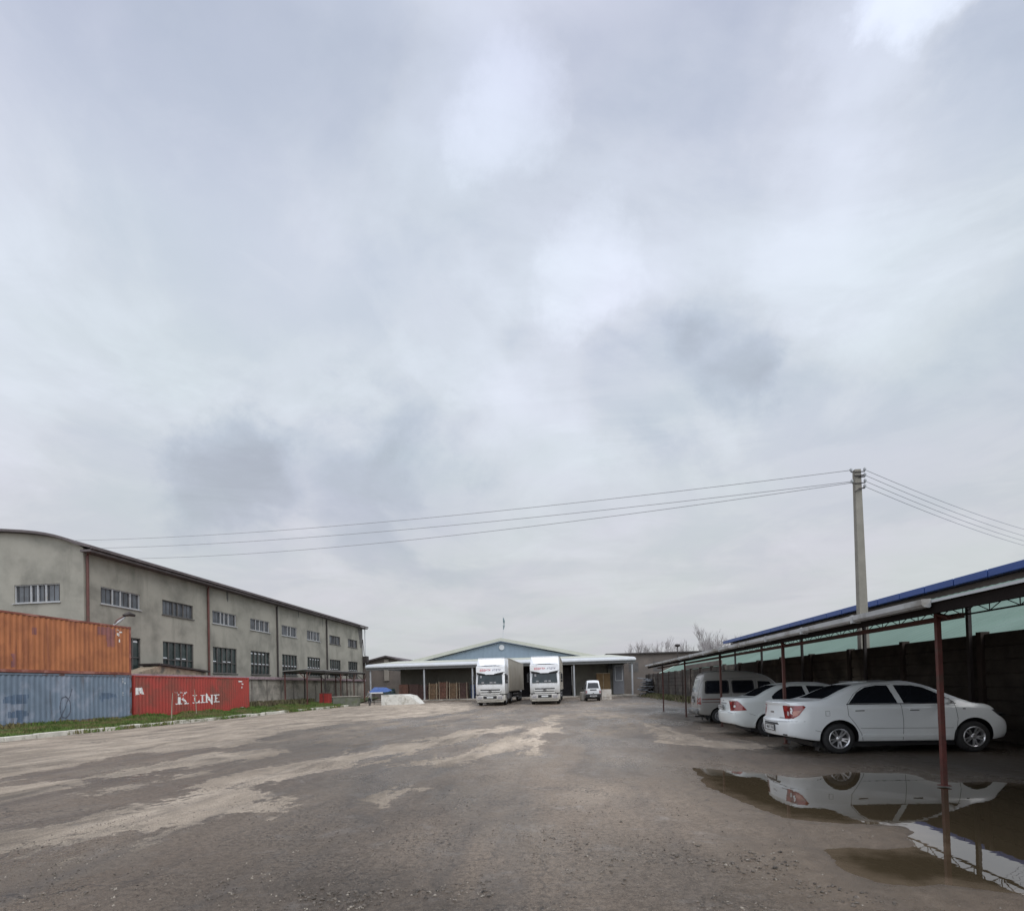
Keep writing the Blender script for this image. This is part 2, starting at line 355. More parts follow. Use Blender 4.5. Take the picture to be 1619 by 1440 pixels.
c = MIX(t, MR(t, patn, .50, .62, 0, .45), c, (.055, .047, .040))
c = MIX(t, MR(t, NOISE(t, co, 2.2, 8, .7, .6).outputs['Fac'], .55, .68, 0, .40), c, (.22, .20, .18))
clus = MR(t, NOISE(t, co, .55, 4, .6, .5).outputs['Fac'], .48, .60, 0, 1, True)
c = MIX(t, MATH(t, 'MULTIPLY', MR(t, NOISE(t, co, 22, 4, .65).outputs['Fac'], .545, .58, 0, .8), clus), c, (.030, .024, .019))
c = MIX(t, MATH(t, 'MULTIPLY', MR(t, NOISE(t, co, 34, 3, .6).outputs['Fac'], .60, .64, 0, .6), clus), c, (.33, .29, .24))
a3 = N(t, 'ShaderNodeAttribute', attribute_name='damp_and_sheen').outputs['Fac']
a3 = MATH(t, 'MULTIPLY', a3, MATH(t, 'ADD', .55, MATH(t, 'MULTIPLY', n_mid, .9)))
tn = VM(t, 'SCALE', c); L(t, MATH(t, 'ADD', 1.0, a3), tn.node.inputs['Scale']); c = tn  # multiplies the wet tones and painted sheen into the base colour
silt = MR(t, MATH(t, 'ADD', a2, MATH(t, 'MULTIPLY', MATH(t, 'SUBTRACT', n_sm, .5), .9)), .05, 1.3, .80, 0, True)
c = MIX(t, silt, c, MIX(t, MR(t, n_sm, .35, .65, 0, 1), (.170, .128, .090), (.235, .180, .128)))
c = MIX(t, MR(t, a2, -.12, .10, .75, 0, True), c, (.045, .034, .022))
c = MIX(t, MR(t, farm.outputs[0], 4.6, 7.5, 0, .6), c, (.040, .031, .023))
# tyre tracks: long soft darker bands that lead to the loading dock
mt = N(t, 'ShaderNodeMapping'); mt.inputs['Scale'].default_value = (1.1, .05, 1); mt.inputs['Rotation'].default_value = (0, 0, R(-8)); L(t, co, mt.inputs[0])
trk = NOISE(t, mt.outputs[0], 1.4, 4, .6, .1).outputs['Fac']
c = MIX(t, MR(t, trk, .54, .68, 0, .34), c, (.075, .068, .062))
c = MIX(t, MATH(t, 'MULTIPLY', wetmask, .45), c, (.072, .060, .048))
# hairline cracks
vo = N(t, 'ShaderNodeTexVoronoi', feature='DISTANCE_TO_EDGE'); vo.inputs['Scale'].default_value = .55
wv2 = VM(t, 'ADD', co, VM(t, 'SCALE', NOISE(t, co, 2.5, 5, .6).outputs['Color'])); wv2.node.inputs[1].links[0].from_node.inputs['Scale'].default_value = .8
L(t, wv2, vo.inputs['Vector'])
crk = MATH(t, 'MULTIPLY', MR(t, vo.outputs['Distance'], .004, .012, 1, 0), MR(t, n_big, .48, .58, 0, .7))
c = MIX(t, crk, c, (.035, .032, .03))
L(t, c, b.inputs['Base Color'])
ro = MR(t, dmask, 0, 1, .50, .92); ro = MATH(t, 'ADD', ro, MATH(t, 'MULTIPLY', MATH(t, 'SUBTRACT', n_sm, .5), .35))
sheen = MR(t, NOISE(t, cs, .55, 5, .6, .3).outputs['Fac'], .46, .62, 0, .30); ro = MATH(t, 'SUBTRACT', ro, MATH(t, 'MULTIPLY', sheen, MATH(t, 'SUBTRACT', 1.0, dmask)))
ro = MATH(t, 'SUBTRACT', ro, MATH(t, 'MULTIPLY', wetmask, .12)); L(t, ro, b.inputs['Roughness'])
bn = N(t, 'ShaderNodeBump'); bn.inputs['Strength'].default_value = 1.0; bn.inputs['Distance'].default_value = .012
L(t, MATH(t, 'ADD', n_grit, MATH(t, 'ADD', MATH(t, 'MULTIPLY', n_sm, 1.4), MATH(t, 'MULTIPLY', n_grit2, .4))), bn.inputs['Height']); L(t, bn.outputs[0], b.inputs['Normal'])
me.materials.append(m)

# puddle
mw = bpy.data.materials.new('muddy_water'); mw.use_nodes = True; t = mw.node_tree; b = t.nodes['Principled BSDF']
co = N(t, 'ShaderNodeTexCoord').outputs['Object']
dpt = N(t, 'ShaderNodeAttribute', attribute_name='pud').outputs['Fac']
dpt = MATH(t, 'ADD', dpt, MATH(t, 'MULTIPLY', MATH(t, 'SUBTRACT', NOISE(t, co, 3, 5, .6).outputs['Fac'], .5), .8))
L(t, MIX(t, MR(t, dpt, -.32, .10, 0, .9, True), MIX(t, NOISE(t, co, .8, 3).outputs['Fac'], (.040, .030, .017), (.062, .047, .028)), (.125, .096, .066)), b.inputs['Base Color'])
b.inputs['Roughness'].default_value = .012; b.inputs['IOR'].default_value = 1.62
bn = N(t, 'ShaderNodeBump'); bn.inputs['Strength'].default_value = .03; bn.inputs['Distance'].default_value = .01
L(t, NOISE(t, co, 5, 2).outputs['Fac'], bn.inputs['Height']); L(t, bn.outputs[0], b.inputs['Normal'])
pp = MB(); px0, px1 = min(p[0] for p in pudw) - .5, max(p[0] for p in pudw) + .5; py0, py1 = min(p[1] for p in pudw) - .5, max(p[1] for p in pudw) + .5
wx, wy = np.arange(px0, px1, .1), np.arange(py0, py1, .1); WX_, WY_ = np.meshgrid(wx, wy)
pp.add(np.stack([WX_.ravel(), WY_.ravel(), np.full(WX_.size, WL)], 1).tolist(), [(j * len(wx) + i, j * len(wx) + i + 1, (j + 1) * len(wx) + i + 1, (j + 1) * len(wx) + i) for j in range(len(wy) - 1) for i in range(len(wx) - 1)])
wo_ = tag(pp.build('water', mw), kind='structure')
at = wo_.data.attributes.new('pud', 'FLOAT', 'POINT'); at.data.foreach_set('value', sdf(WX_.ravel(), WY_.ravel(), pudw).astype(np.float32))

# loose grit, one mass
def gritmass():
    r = np.random.RandomState(3); n = 15000; V = []; F = []
    for k in range(n):
        y = 2.8 + abs(r.randn()) * 2.6; x = r.uniform(-6, 6.5)
        clump = mnoise.noise(Vector((x * .9, y * .9, 3)))
        if clump < -.05 and r.rand() < .85: continue
        if sdf(np.array([x]), np.array([y]), pudw)[0] < .3: continue
        s = .003 + .008 * r.rand() ** 3
        if r.rand() < .02: s *= 1.8
        b0 = len(V); a = r.rand() * 6.28
        for j in range(5):
            q = a + j * 1.2566; rr = s * r.uniform(.7, 1.3); V.append((x + rr * math.cos(q), y + rr * math.sin(q), .0015))
        for j in range(5):
            q = a + j * 1.2566; rr = s * r.uniform(.3, .7); V.append((x + rr * math.cos(q), y + rr * math.sin(q), .003 + s * r.uniform(.5, .9)))
        for j in range(5): F.append((b0 + j, b0 + (j + 1) % 5, b0 + 5 + (j + 1) % 5, b0 + 5 + j))
        F.append((b0 + 5, b0 + 6, b0 + 7, b0 + 8, b0 + 9))
    for (q0, q1, n2) in (((1090, 1345), (1420, 1438), 420), ((470, 1392), (780, 1438), 380), ((880, 1330), (1180, 1436), 200), ((60, 1380), (420, 1438), 160)):
        for k in range(n2):
            g = G(r.uniform(q0[0], q1[0]), r.uniform(q0[1], q1[1])); x, y = g.x, g.y
            if sdf(np.array([x]), np.array([y]), pudw)[0] < .2 or mnoise.noise(Vector((x * 1.7, y * 1.7, 8))) < -.05: continue
            s = .007 + .013 * r.rand() ** 2.5; b0 = len(V); a = r.rand() * 6.28; sq = r.uniform(.6, 1)
            for rr_, zz in ((1, .0), (1.0, .45), (.55, .8)):
                for j in range(6):
                    q = a + j * 1.047; m_ = s * rr_ * r.uniform(.75, 1.2); V.append((x + m_ * math.cos(q), y + m_ * math.sin(q) * sq, .002 + s * zz))
            for lv in (0, 6):
                for j in range(6): F.append((b0 + lv + j, b0 + lv + (j + 1) % 6, b0 + lv + 6 + (j + 1) % 6, b0 + lv + 6 + j))
            F.append(tuple(range(b0 + 12, b0 + 18)))
    mb = MB(); mb.v = V; mb.f = F; mb.mi = [0] * len(F)
    o = mb.build('gravel', M('grit', (.10, .085, .07), .85, var=.85, vs=14, dirt=(.26, .23, .19), ds=9, dt=(.56, .6))); tag(o, 'loose grit and pebbles on the wet asphalt', 'gravel', kind='stuff')
gritmass()

# grass bank with kerb, left
bank = MB(); K = -21.25
prof = [(K, .10), (K - .25, .13), (K - 1.5, .17), (K - 3.5, .22), (-25.9, .26), (-28.3, .36), (-30.9, .4)]
ys = list(np.arange(14, 51, 1.5)) + [58, 66, 74, 84]
def bank_x(x, y):   # strip narrows beyond the containers
    return x
V = []; 
for y in ys:
    for (x, z) in prof:
        xx = x if y < 50 else min(x, K - (y - 50) * .25); V.append((xx, y, z + .03 * mnoise.noise(Vector((x, y * .7, 0)))))
n = len(prof); F = [(j * n + i, j * n + i + 1, (j + 1) * n + i + 1, (j + 1) * n + i) for j in range(len(ys) - 1) for i in range(n - 1)]
bank.add(V, F)
bo = bank.build('grass_bank', M('bank_soil', (.062, .085, .028), .95, var=.35, vs=2, dirt=(.10, .085, .055), ds=1.2, dt=(.52, .62))); tag(bo, kind='structure')
kb = MB(); y = 14.0; r_ = random.Random(5)
while y < 50.5:
    l = r_.uniform(.85, 1.6); jx = r_.uniform(-.05, .05); jz = r_.uniform(-.02, .02); 
    if y > 39 and r_.random() < .35: y += l; continue
    kb.rbox((K + .1 + jx, y + l / 2, .04 + jz), (.26, l - r_.uniform(.01, .05), .28), Matrix.Rotation(R(r_.uniform(-1.2, 1.2)), 3, 'Z'), .02); y += l
tag(kb.build('kerb', m_kerb), kind='structure')
def grassmass(name, label, n, fn, hmin, hmax, mat, seed=1):
    r = np.random.RandomState(seed); V = []; F = []
    for k in range(n):
        q = fn(r)
        if q is None: continue
        x, y, z, hs = q; h = r.uniform(hmin, hmax) * hs; a = r.rand() * 6.28; w = h * .16 + .008; lean = h * .5
        b0 = len(V); dx, dy = math.cos(a), math.sin(a); la = r.rand() * 6.28; lx, ly = math.cos(la) * lean * r.rand(), math.sin(la) * lean * r.rand()
        V += [(x - dx * w, y - dy * w, z), (x + dx * w, y + dy * w, z), (x + dx * w * .6 + lx * .5, y + dy * w * .6 + ly * .5, z + h * .6), (x + lx, y + ly, z + h)]
        F += [(b0, b0 + 1, b0 + 2), (b0, b0 + 2, b0 + 3)]
    mb = MB(); mb.v = V; mb.f = F; mb.mi = [0] * len(F); return tag(mb.build(name, mat), label, name, kind='stuff')
m_grass = M('fresh_grass', (.085, .135, .032), .8, var=.5, vs=1.1, dirt=(.15, .13, .06), ds=.7, dt=(.47, .60), spec=.2)
def fgrass(r):
    y = 16 + 38 * r.rand() ** 1.1; x = K - .02 - 4.7 * r.rand()
    hs = 1.0
    if x > K - .5: hs = .7
    c = mnoise.noise(Vector((x * .5, y * .5, 0)))
    if c < -.25: return None
    if x < -25.4: hs = 1.5
    if y > 43 and x < -24: pass
    return x, y, .12 + (K - x) * .028, hs * (1 + .6 * c)
grassmass('grass', 'fresh green grass on the strip between kerb and containers', 42000, fgrass, .06, .17, m_grass)
def ftuft(r):   # tufts growing over the kerb
    y = r.choice([22.2, 24, 26.1, 31.5, 33, 40.2, 41.4, 42.6, 47.5]) + r.randn() * .5; x = K + .12 + r.randn() * .13
    return x, y, .03, 1.0
grassmass('grass', 'grass tufts growing over the pale broken kerb', 2600, ftuft, .08, .22, m_grass, 4)
m_weed = M('dry_weeds', (.085, .085, .035), .9, var=.5, vs=1.5, dirt=(.12, .095, .06), ds=.8, dt=(.48, .6))
def fweed(r):
    y = 26 + 38 * r.rand(); x = 10.4 - abs(r.randn()) * (.35 + (y - 26) * .008)
    return x, y, 0, 1.0
grassmass('weeds', 'low weeds along the foot of the right boundary wall', 9000, fweed, .12, .5, m_weed, 6)
def fweed2(r):
    y = 42.5 + 14 * r.rand(); x = -28.1 + abs(r.randn()) * .5
    return x, y, .36, 1.0
grassmass('weeds', 'scrubby weeds against the left precast fence', 3500, fweed2, .15, .55, m_weed, 8)

# ------------------------------------------------------------------ left factory building
def wall_open(mb, u0, u1, z0, z1, ops, fn, depth, top=None):
    us = sorted({u0, u1} | {o[0] for o in ops} | {o[1] for o in ops}); zs = sorted({z0, z1} | {o[2] for o in ops} | {o[3] for o in ops})
    for i in range(len(us) - 1):
        for j in range(len(zs) - 1):
            a, b_, c_, d_ = us[i], us[i + 1], zs[j], zs[j + 1]; um, zm = (a + b_) / 2, (c_ + d_) / 2
            if any(o[0] < um < o[1] and o[2] < zm < o[3] for o in ops): continue
            mb.add([fn(a, 0, c_), fn(b_, 0, c_), fn(b_, 0, d_), fn(a, 0, d_)], [(0, 1, 2, 3)])
    for a, b_, c_, d_ in ops:
        for (p, q) in (((a, c_), (b_, c_)), ((b_, c_), (b_, d_)), ((b_, d_), (a, d_)), ((a, d_), (a, c_))):
            mb.add([fn(p[0], 0, p[1]), fn(q[0], 0, q[1]), fn(q[0], depth, q[1]), fn(p[0], depth, p[1])], [(0, 1, 2, 3)])
BX, BY0, BY1, BZ = -31.0, 32.1, 80.9, 11.35
fab = thing('factory_building', 'long grey stained concrete hall with arched roof behind the containers', 'building', (BX, BY0, 0))
UP = [(33.4, 36.8), (39.0, 42.5), (45.0, 48.5), (50.8, 54.3), (56.8, 60.2), (62.7, 66.2), (69.0, 72.5), (75.2, 78.7)]
ops = [(a, b_, 7.9, 9.05) for a, b_ in UP] + [(a, b_, 3.45, 5.8) for a, b_ in UP]
sf = lambda u, d, z: (BX - d, u, z)
ef = lambda u, d, z: (u, BY0 + d, z)
w = MB(); wall_open(w, BY0, BY1, 0, BZ, ops, sf, .22)
eops = [(-36.0, -32.7, 7.9, 9.1), (-43.0, -39.5, 7.9, 9.1), (-36.0, -32.7, 3.45, 5.8), (-43.0, -39.5, 3.45, 5.8)]
wall_open(w, -57, BX, 0, BZ, eops, ef, .22)
w.box(-57, -56.8, BY0, BY1, 0, BZ); w.box(-57, BX, BY1 - .2, BY1, 0, BZ)
def arch(tt):      # height above the eave at distance tt from it
    T = min(tt, 26 - tt); return 1.10 * (1 - math.exp(-T / 2.1)) + .045 * T
TS = [0, .25, .5, .8, 1.2, 1.7, 2.3, 3, 4, 5.5, 7.5, 10, 13, 16, 18.5, 20.5, 22, 23, 23.7, 24.3, 24.8, 25.2, 25.5, 25.75, 26]
w.prism([(BX, BZ)] + [(BX - tt, BZ + arch(tt)) for tt in TS] + [(-57, BZ)], lambda u, v, d: (u, d, v), BY0, BY0 + .2)
w.prism([(BX, BZ)] + [(BX - tt, BZ + arch(tt)) for tt in TS] + [(-57, BZ)], lambda u, v, d: (u, d, v), BY1 - .2, BY1)
w.build('wall', m_wallconc, fab, fixn=True)
st = MB()        # damp patch near the far corner and under the eaves: a stain with its own shape
st.prism([(78.9, BZ - .05), (80.85, BZ - .05), (80.85, 6.5), (80.4, 8.2), (79.9, 8.0), (79.4, 9.6)], lambda u, v, d: (BX + d, u, v), .004, .008); st.build('stain', m_darkstain, fab, fixn=True)
for (yy, z0_, ww) in ((47.0, 10.1, .35), (60.5, 10.3, .3), (66.9, 9.9, .2)):
    st = MB(); st.prism([(yy, BZ - .05), (yy + ww, BZ - .05), (yy + ww * .8, z0_ + .1), (yy + ww * .5, z0_), (yy + .05, z0_ + .3)], lambda u, v, d: (BX + d, u, v), .004, .008); st.build('stain', m_darkstain, fab, fixn=True)
rf = MB(); ov = .8; rp = [(BX + ov, BZ - .12)] + [(BX - tt, BZ + arch(tt) + .02) for tt in TS[1:-1]] + [(-57 - ov, BZ - .12)]
rp2 = [(x, z + .16) for x, z in rp]
rf.prism(rp + rp2[::-1], lambda u, v, d: (u, d, v), BY0 - .35, BY1 + .35); rf.build('roof', m_rooffelt, fab, fixn=True)
gt = MB(); gt.box(BX + ov - .02, BX + ov + .10, BY0 - .3, BY1 + .3, BZ - .16, BZ - .02); gt.box(BX + .05, BX + ov - .03, BY0 - .3, BY1 + .3, BZ - .34, BZ - .20); gt.build('eaves_gutter', m_rooffelt, fab)
for yy in (32.28, 44.3, 55.7, 68.0): 
    p = MB(); p.tube([(BX + ov - .02, yy, BZ - .1), (BX + .16, yy, BZ - .32), (BX + .12, yy, BZ - .5), (BX + .12, yy, .3)], .09, 8); p.build('downpipe', m_rust if yy < 50 else m_blacksteel, fab)
p = MB(); p.tube([(BX + .3, BY1 + .25, BZ), (BX + .3, BY1 + .25, 5.2)], .07, 8); p.build('downpipe', m_white, fab)
p = MB(); p.rbox((BX + .35, BY1 + .2, 6.3), (.7, .9, 1.0)); p.tube([(BX + .3, BY1 - .2, 6.9), (BX + .1, BY1 - .2, 9.4)], .05); p.build('wall_bracket', m_blacksteel, fab)
wr = random.Random(11)
def window(fn, a, b_, c_, d_, kind):
    fr = MB(); t_ = .06; wht = kind == 'up' and not (fn is sf and 38 < a < 40) and a < 68; dd = (.06, .14)
    def bar(u0, u1, z0, z1, d0=dd[0], d1=dd[1]): fr.prism([(u0, z0), (u1, z0), (u1, z1), (u0, z1)], lambda u, v, d: fn(u, d, v), d0, d1)
    bar(a, b_, c_, c_ + t_); bar(a, b_, d_ - t_, d_); bar(a, a + t_, c_ + t_, d_ - t_); bar(b_ - t_, b_, c_ + t_, d_ - t_)
    W_ = b_ - a
    if kind == 'up':
        cuts = wr.choice([(.4, .6), (.35, .5, .68), (.22, .42, .62, .82), (.3, .5, .75)])
        for q in cuts: bar(a + W_ * q - .04, a + W_ * q + .04, c_ + t_, d_ - t_)
    else:
        for q in (.2, .4, .6, .8): bar(a + W_ * q - .035, a + W_ * q + .035, c_ + t_, d_ - t_)
        bar(a + t_, b_ - t_, 4.36, 4.42, .05, .13)
    f = fr.build('window', m_winframe if wht else m_oldframe, fab, fixn=True)
    g = MB(); g.prism([(a + .02, c_ + .02), (b_ - .02, c_ + .02), (b_ - .02, d_ - .02), (a + .02, d_ - .02)], lambda u, v, d: fn(u, d, v), .16, .18)
    g.build('pane', m_glassup if kind == 'up' else m_glasslow, f, fixn=True)
    if kind == 'up':     # inner security bars
        s_ = MB()
        for k in range(9):
            q = a + W_ * (k + .5) / 9; s_.prism([(q - .02, c_ + .1), (q + .02, c_ + .1), (q + .02, d_ - .1), (q - .02, d_ - .1)], lambda u, v, d: fn(u, d, v), .146, .158)
        s_.build('bars', m_blacksteel, f, fixn=True)
    else:
        pb = MB()
        for k in range(5):
            if wr.random() < .8: pb.prism([(a + W_ * (k / 5 + .04), 4.48), (a + W_ * (k / 5 + .16), 4.48), (a + W_ * (k / 5 + .16), 4.55), (a + W_ * (k / 5 + .04), 4.55)], lambda u, v, d: fn(u, d, v), .10, .157)
        if wr.random() < .5:
            for k in range(5):
                if wr.random() < .75: pb.prism([(a + W_ * (k / 5 + .03), 5.5), (a + W_ * (k / 5 + .16), 5.5), (a + W_ * (k / 5 + .15), 5.62), (a + W_ * (k / 5 + .04), 5.6)], lambda u, v, d: fn(u, d, v), .15, .157)
        for i_ in range(0, len(pb.v), 8): q_ = MB(); q_.add(pb.v[i_:i_ + 8], pb.f[:6]); q_.build('paper_strip', m_paper, f, fixn=True)
    sl_ = MB(); sl_.prism([(a - .08, c_ - .07), (b_ + .08, c_ - .07), (b_ + .08, c_ - .01), (a - .08, c_ - .01)], lambda u, v, d: fn(u, d, v), -.09, .1)
    sl_.build('sill', m_winframe if wht else m_darkstain, f, fixn=True)
for a, b_ in UP: window(sf, a, b_, 7.9, 9.05, 'up'); window(sf, a, b_, 3.45, 5.8, 'low')
for k, (a, b_, c_, d_) in enumerate(eops): window(ef, a, b_, c_, d_, 'up' if k < 2 else 'low')

# ------------------------------------------------------------------ precast fence (left)
FX = -28.75
fen = thing('concrete_fence', 'pale precast concrete panel fence with mauve coping behind the red container', 'fence', (FX, 16, .3))
for k in range(24):
    y0 = 14 + k * 2.55; pn = MB()
    for q in range(7):
        z0_ = .3 + q * .36; pn.rbox((FX, y0 + 1.27, z0_ + .18), (.08 + (.01 if q % 2 else 0), 2.36, .35), None, .015)
    pn.build('panel', m_fence, fen)
for k in range(25):
    ps = MB(); ps.box(FX - .09, FX + .09, 14 + k * 2.55 - .09, 14 + k * 2.55 + .09, .2, 2.85); ps.build('fence_post', m_fencepost, fen)
cp = MB(); cp.box(FX - .24, FX + .24, 14, 75.5, 2.88, 3.08); cp.box(FX - .16, FX + .22, 14, 75.5, 2.82, 2.876)
cp.build('coping', m_coping, fen)
sh = thing('storage_shed', 'low shed with dark sloping roof edge behind the red container', 'shed', (-30, 36, .3))
s_ = MB(); s_.prism([(34.4, .4), (41.6, .4), (41.6, 3.35), (36.6, 3.75), (34.4, 3.15)], lambda u, v, d: (d, u, v), -30.6, -29.3); s_.build('wall', M('patched_boards', (.30, .24, .17), .85, var=.4, vs=1.5, dirt=(.12, .11, .09), ds=1), sh, fixn=True)
s_ = MB(); s_.prism([(36.3, 3.79), (41.9, 3.38), (41.9, 3.50), (36.3, 3.92)], lambda u, v, d: (d, u, v), -30.8, -29.1); s_.build('roof', m_blacksteel, sh, fixn=True)

# ------------------------------------------------------------------ shipping containers
def corr(u):
    q = (u % .28) / .28
    return .0 if q < .27 else (.038 * (q - .27) / .22 if q < .49 else (.038 if q < .78 else .038 * (1 - (q - .78) / .22)))
def container(x1, y0, z0, Lc, H, mats, label, marks=()):
    th = thing('shipping_container', label, 'container', (x1 - 1.22, y0 + Lc / 2, z0)); x0 = x1 - 2.44
    us = [0.0]; k = 0
    brk = []
    q = 0.0
    while q < Lc:
        for d in (0, .27, .49, .78):
            u = q + d * .28
            if .12 < u < Lc - .12: brk.append(u)
        q += .28
    brk = [.12] + brk + [Lc - .12]
    b = MB()
    V = []; F = []
    for u in brk: V += [(x1 - .02 - corr(u), y0 + u, z0 + .14), (x1 - .02 - corr(u), y0 + u, z0 + H - .11)]
    for i in range(len(brk) - 1): F.append((2 * i, 2 * i + 2, 2 * i + 3, 2 * i + 1))
    b.add(V, F); b.add([(x0 + x1 - p[0], p[1], p[2]) for p in V], [f[::-1] for f in F])
    b.box(x0 + .05, x1 - .07, y0 + .06, y0 + Lc - .06, z0 + .12, z0 + H - .03)
    b.build('side_panels', mats[0], th)
    f = MB()
    for yy in (y0, y0 + Lc - .12):
        for xx in (x0, x1 - .12): f.box(xx, xx + .12, yy, yy + .12, z0 + .12, z0 + H - .12)
    for xx in (x0 + .01, x1 - .07):
        f.box(xx, xx + .06, y0 + .12, y0 + Lc - .12, z0 + .02, z0 + .16); f.box(xx, xx + .06, y0 + .12, y0 + Lc - .12, z0 + H - .10, z0 + H - .01)
    for yy in (y0 + .01, y0 + Lc - .07): f.box(x0 + .12, x1 - .12, yy, yy + .06, z0 + .02, z0 + .16); f.box(x0 + .12, x1 - .12, yy, yy + .06, z0 + H - .11, z0 + H - .01)
    f.build('frame', mats[1], th)
    c = MB()
    for yy in (y0 - .005, y0 + Lc - .155):
        for xx in (x0 - .005, x1 - .155):
            for zz in (z0, z0 + H - .12): c.box(xx, xx + .16, yy, yy + .16, zz, zz + .12)
    c.build('corner_casting', mats[1], th)
    for nm, mat, pred, (u0, u1, v0, v1), cell in marks:
        mk = MB(); nu = int((u1 - u0) / cell); nv = int((v1 - v0) / cell)
        for i in range(nu):
            for j in range(nv):
                u, v = u0 + (i + .5) * cell, v0 + (j + .5) * cell
                if not pred(u, v): continue
                a, b2, c2, d2 = u - cell / 2, u + cell / 2, v - cell / 2, v + cell / 2
                xa, xb = x1 - .016 - corr(a), x1 - .016 - corr(b2)
                mk.add([(xa, y0 + a, z0 + c2), (xb, y0 + b2, z0 + c2), (xb, y0 + b2, z0 + d2), (xa, y0 + a, z0 + d2)], [(0, 1, 2, 3)])
        if mk.v: mk.build(nm, mat, th)
    return th
def ngate(s, thr): return lambda u, v: mnoise.noise(Vector((u * s, v * s, 5.3))) > thr
def blob(us, vs, ru, rv): return lambda u, v: ((u - us) / ru) ** 2 + ((v - vs) / rv) ** 2 + .9 * mnoise.noise(Vector((u * 2, v * 3, 1))) < 1
def boxes(lst, ns=3, thr=-.9): return lambda u, v: any(a <= u <= b_ and c_ <= v <= d_ for a, b_, c_, d_ in lst) and mnoise.noise(Vector((u * ns, v * ns, 2))) > thr
m_oran = M('orange_container_paint', (.37, .135, .052), .65, var=.15, vs=.7, dirt=(.28, .098, .040), ds=1.0, dt=(.46, .62), streak=(.19, .060, .028), ss=(1, 3.5, .35), st=(.53, .70))
m_blue = M('blue_container_paint', (.150, .195, .250), .65, var=.2, vs=.8, dirt=(.24, .27, .33), ds=.7, dt=(.5, .62), streak=(.10, .105, .12), ss=(1, 3, .5), st=(.58, .72))
m_red = M('red_container_paint', (.34, .048, .036), .6, var=.12, vs=.6, dirt=(.20, .058, .040), ds=.45, dt=(.48, .62), streak=(.30, .045, .030), ss=(1, 3, .3), st=(.56, .7))
m_orail = M('rusty_brown_rail', (.20, .065, .045), .7, var=.3, dirt=(.32, .14, .11), ds=1, dt=(.5, .6)); m_rrail = M('red_rail', (.33, .045, .035), .65, var=.25)
m_brail = M('blue_rail', (.13, .16, .20), .7, var=.3, dirt=(.10, .05, .04), ds=1.5, dt=(.5, .58))
m_primer = M('purple_primer', (.21, .085, .080), .75, var=.25, vs=3); m_bdark = M('dark_blue_overpaint', (.085, .125, .185), .7, var=.25, vs=2)
m_mark = M('white_stencil', (.70, .70, .68), .6, var=.12, vs=5); m_rustsp = M('rust_spots', (.21, .070, .035), .85, var=.3)
m_graf = M('black_spray', (.075, .085, .115), .8, var=.2); m_pink = M('pink_spray', (.42, .30, .36), .8, var=.2)
CX1 = -25.9; Z0 = .26
def hpt(x, y, yb, zb): # photo pixel on the container face -> (u, v) on it
    p = ATX(x, y, CX1); return p.y - yb, p.z - zb
YB = 30.0 - 12.19; YR = 30.18
def rect(x0, y0_, x1, y1_, yb, zb):
    a = hpt(x0, (y0_ + y1_) / 2, yb, zb)[0]; b_ = hpt(x1, (y0_ + y1_) / 2, yb, zb)[0]; xm = (x0 + x1) / 2
    return (a, b_, hpt(xm, y1_, yb, zb)[1], hpt(xm, y0_, yb, zb)[1])
ZO = Z0 + 2.59
om = [('primer_patch', m_primer, lambda u, v: boxes([rect(154, 992, 184, 1004, YB, ZO), rect(171, 1004, 182, 1022, YB, ZO)], 3, -.6)(u + .1 * mnoise.noise(Vector((u * 3, v * 3, 9))), v + .12 * mnoise.noise(Vector((u * 4, v * 4, 4)))), (7, 12, .2, 2.8), .05),
      ('primer_patch', m_primer, boxes([rect(18, 1033, 26, 1054, YB, ZO)], 3, -.35), (4, 9, .1, 2.7), .05), ('primer_patch', m_primer, boxes([rect(51, 991, 59, 1003, YB, ZO)], 3, -.35), (4, 9, .1, 2.7), .05),
      ('stencil_marks', m_mark, boxes([rect(185, 995, 189, 997, YB, ZO), rect(190, 998, 194, 1000, YB, ZO), rect(185, 1001, 190, 1005, YB, ZO), rect(189, 1010, 191, 1015, YB, ZO)], 9, -.25), (10, 12, 1.5, 2.8), .035)]
bm_ = [('overpaint_patch', m_bdark, lambda u, v, q=q: boxes(q)(u + .12 * mnoise.noise(Vector((u * 2, v * 3, 0))), v + .10 * mnoise.noise(Vector((u * 3, v * 3, 4)))), (4.2, 12, .2, 2.4), .05) for q in ([rect(5, 1098, 45, 1112, YB, Z0)], [rect(14, 1124, 44, 1134, YB, Z0), rect(28, 1134, 38, 1142, YB, Z0)], [rect(159, 1096, 185, 1103, YB, Z0), rect(159, 1103, 164, 1108, YB, Z0)])] + [
       ('stencil_marks', m_mark, boxes([rect(194, 1071, 196, 1079, YB, Z0), rect(194, 1094, 196, 1099, YB, Z0), rect(198, 1078, 199, 1081, YB, Z0)], 9, -.2), (10.5, 12, .5, 2.5), .03),
       ('spray_scribble', m_graf, lambda u, v: (lambda a, c: abs(math.hypot((a) / .30, (c) / .55) - 1) < .07 or (abs(a - c * .45) < .025 and -.7 < c < .95) or (abs(a + .35 - (c + .6) * .8) < .04 and -.75 < c < -.35))((u - hpt(104, 1118, YB, Z0)[0]), (v - hpt(104, 1118, YB, Z0)[1])), (6, 11, .2, 2.4), .03)]
container(CX1, YB, Z0, 12.19, 2.585, (m_blue, m_brail), 'faded blue shipping container with dark overpainted patches at the bottom of the stack', bm_)
container(CX1, YB, ZO, 12.19, 2.90, (m_oran, m_orail), 'rusty orange shipping container stacked on the blue one', om)
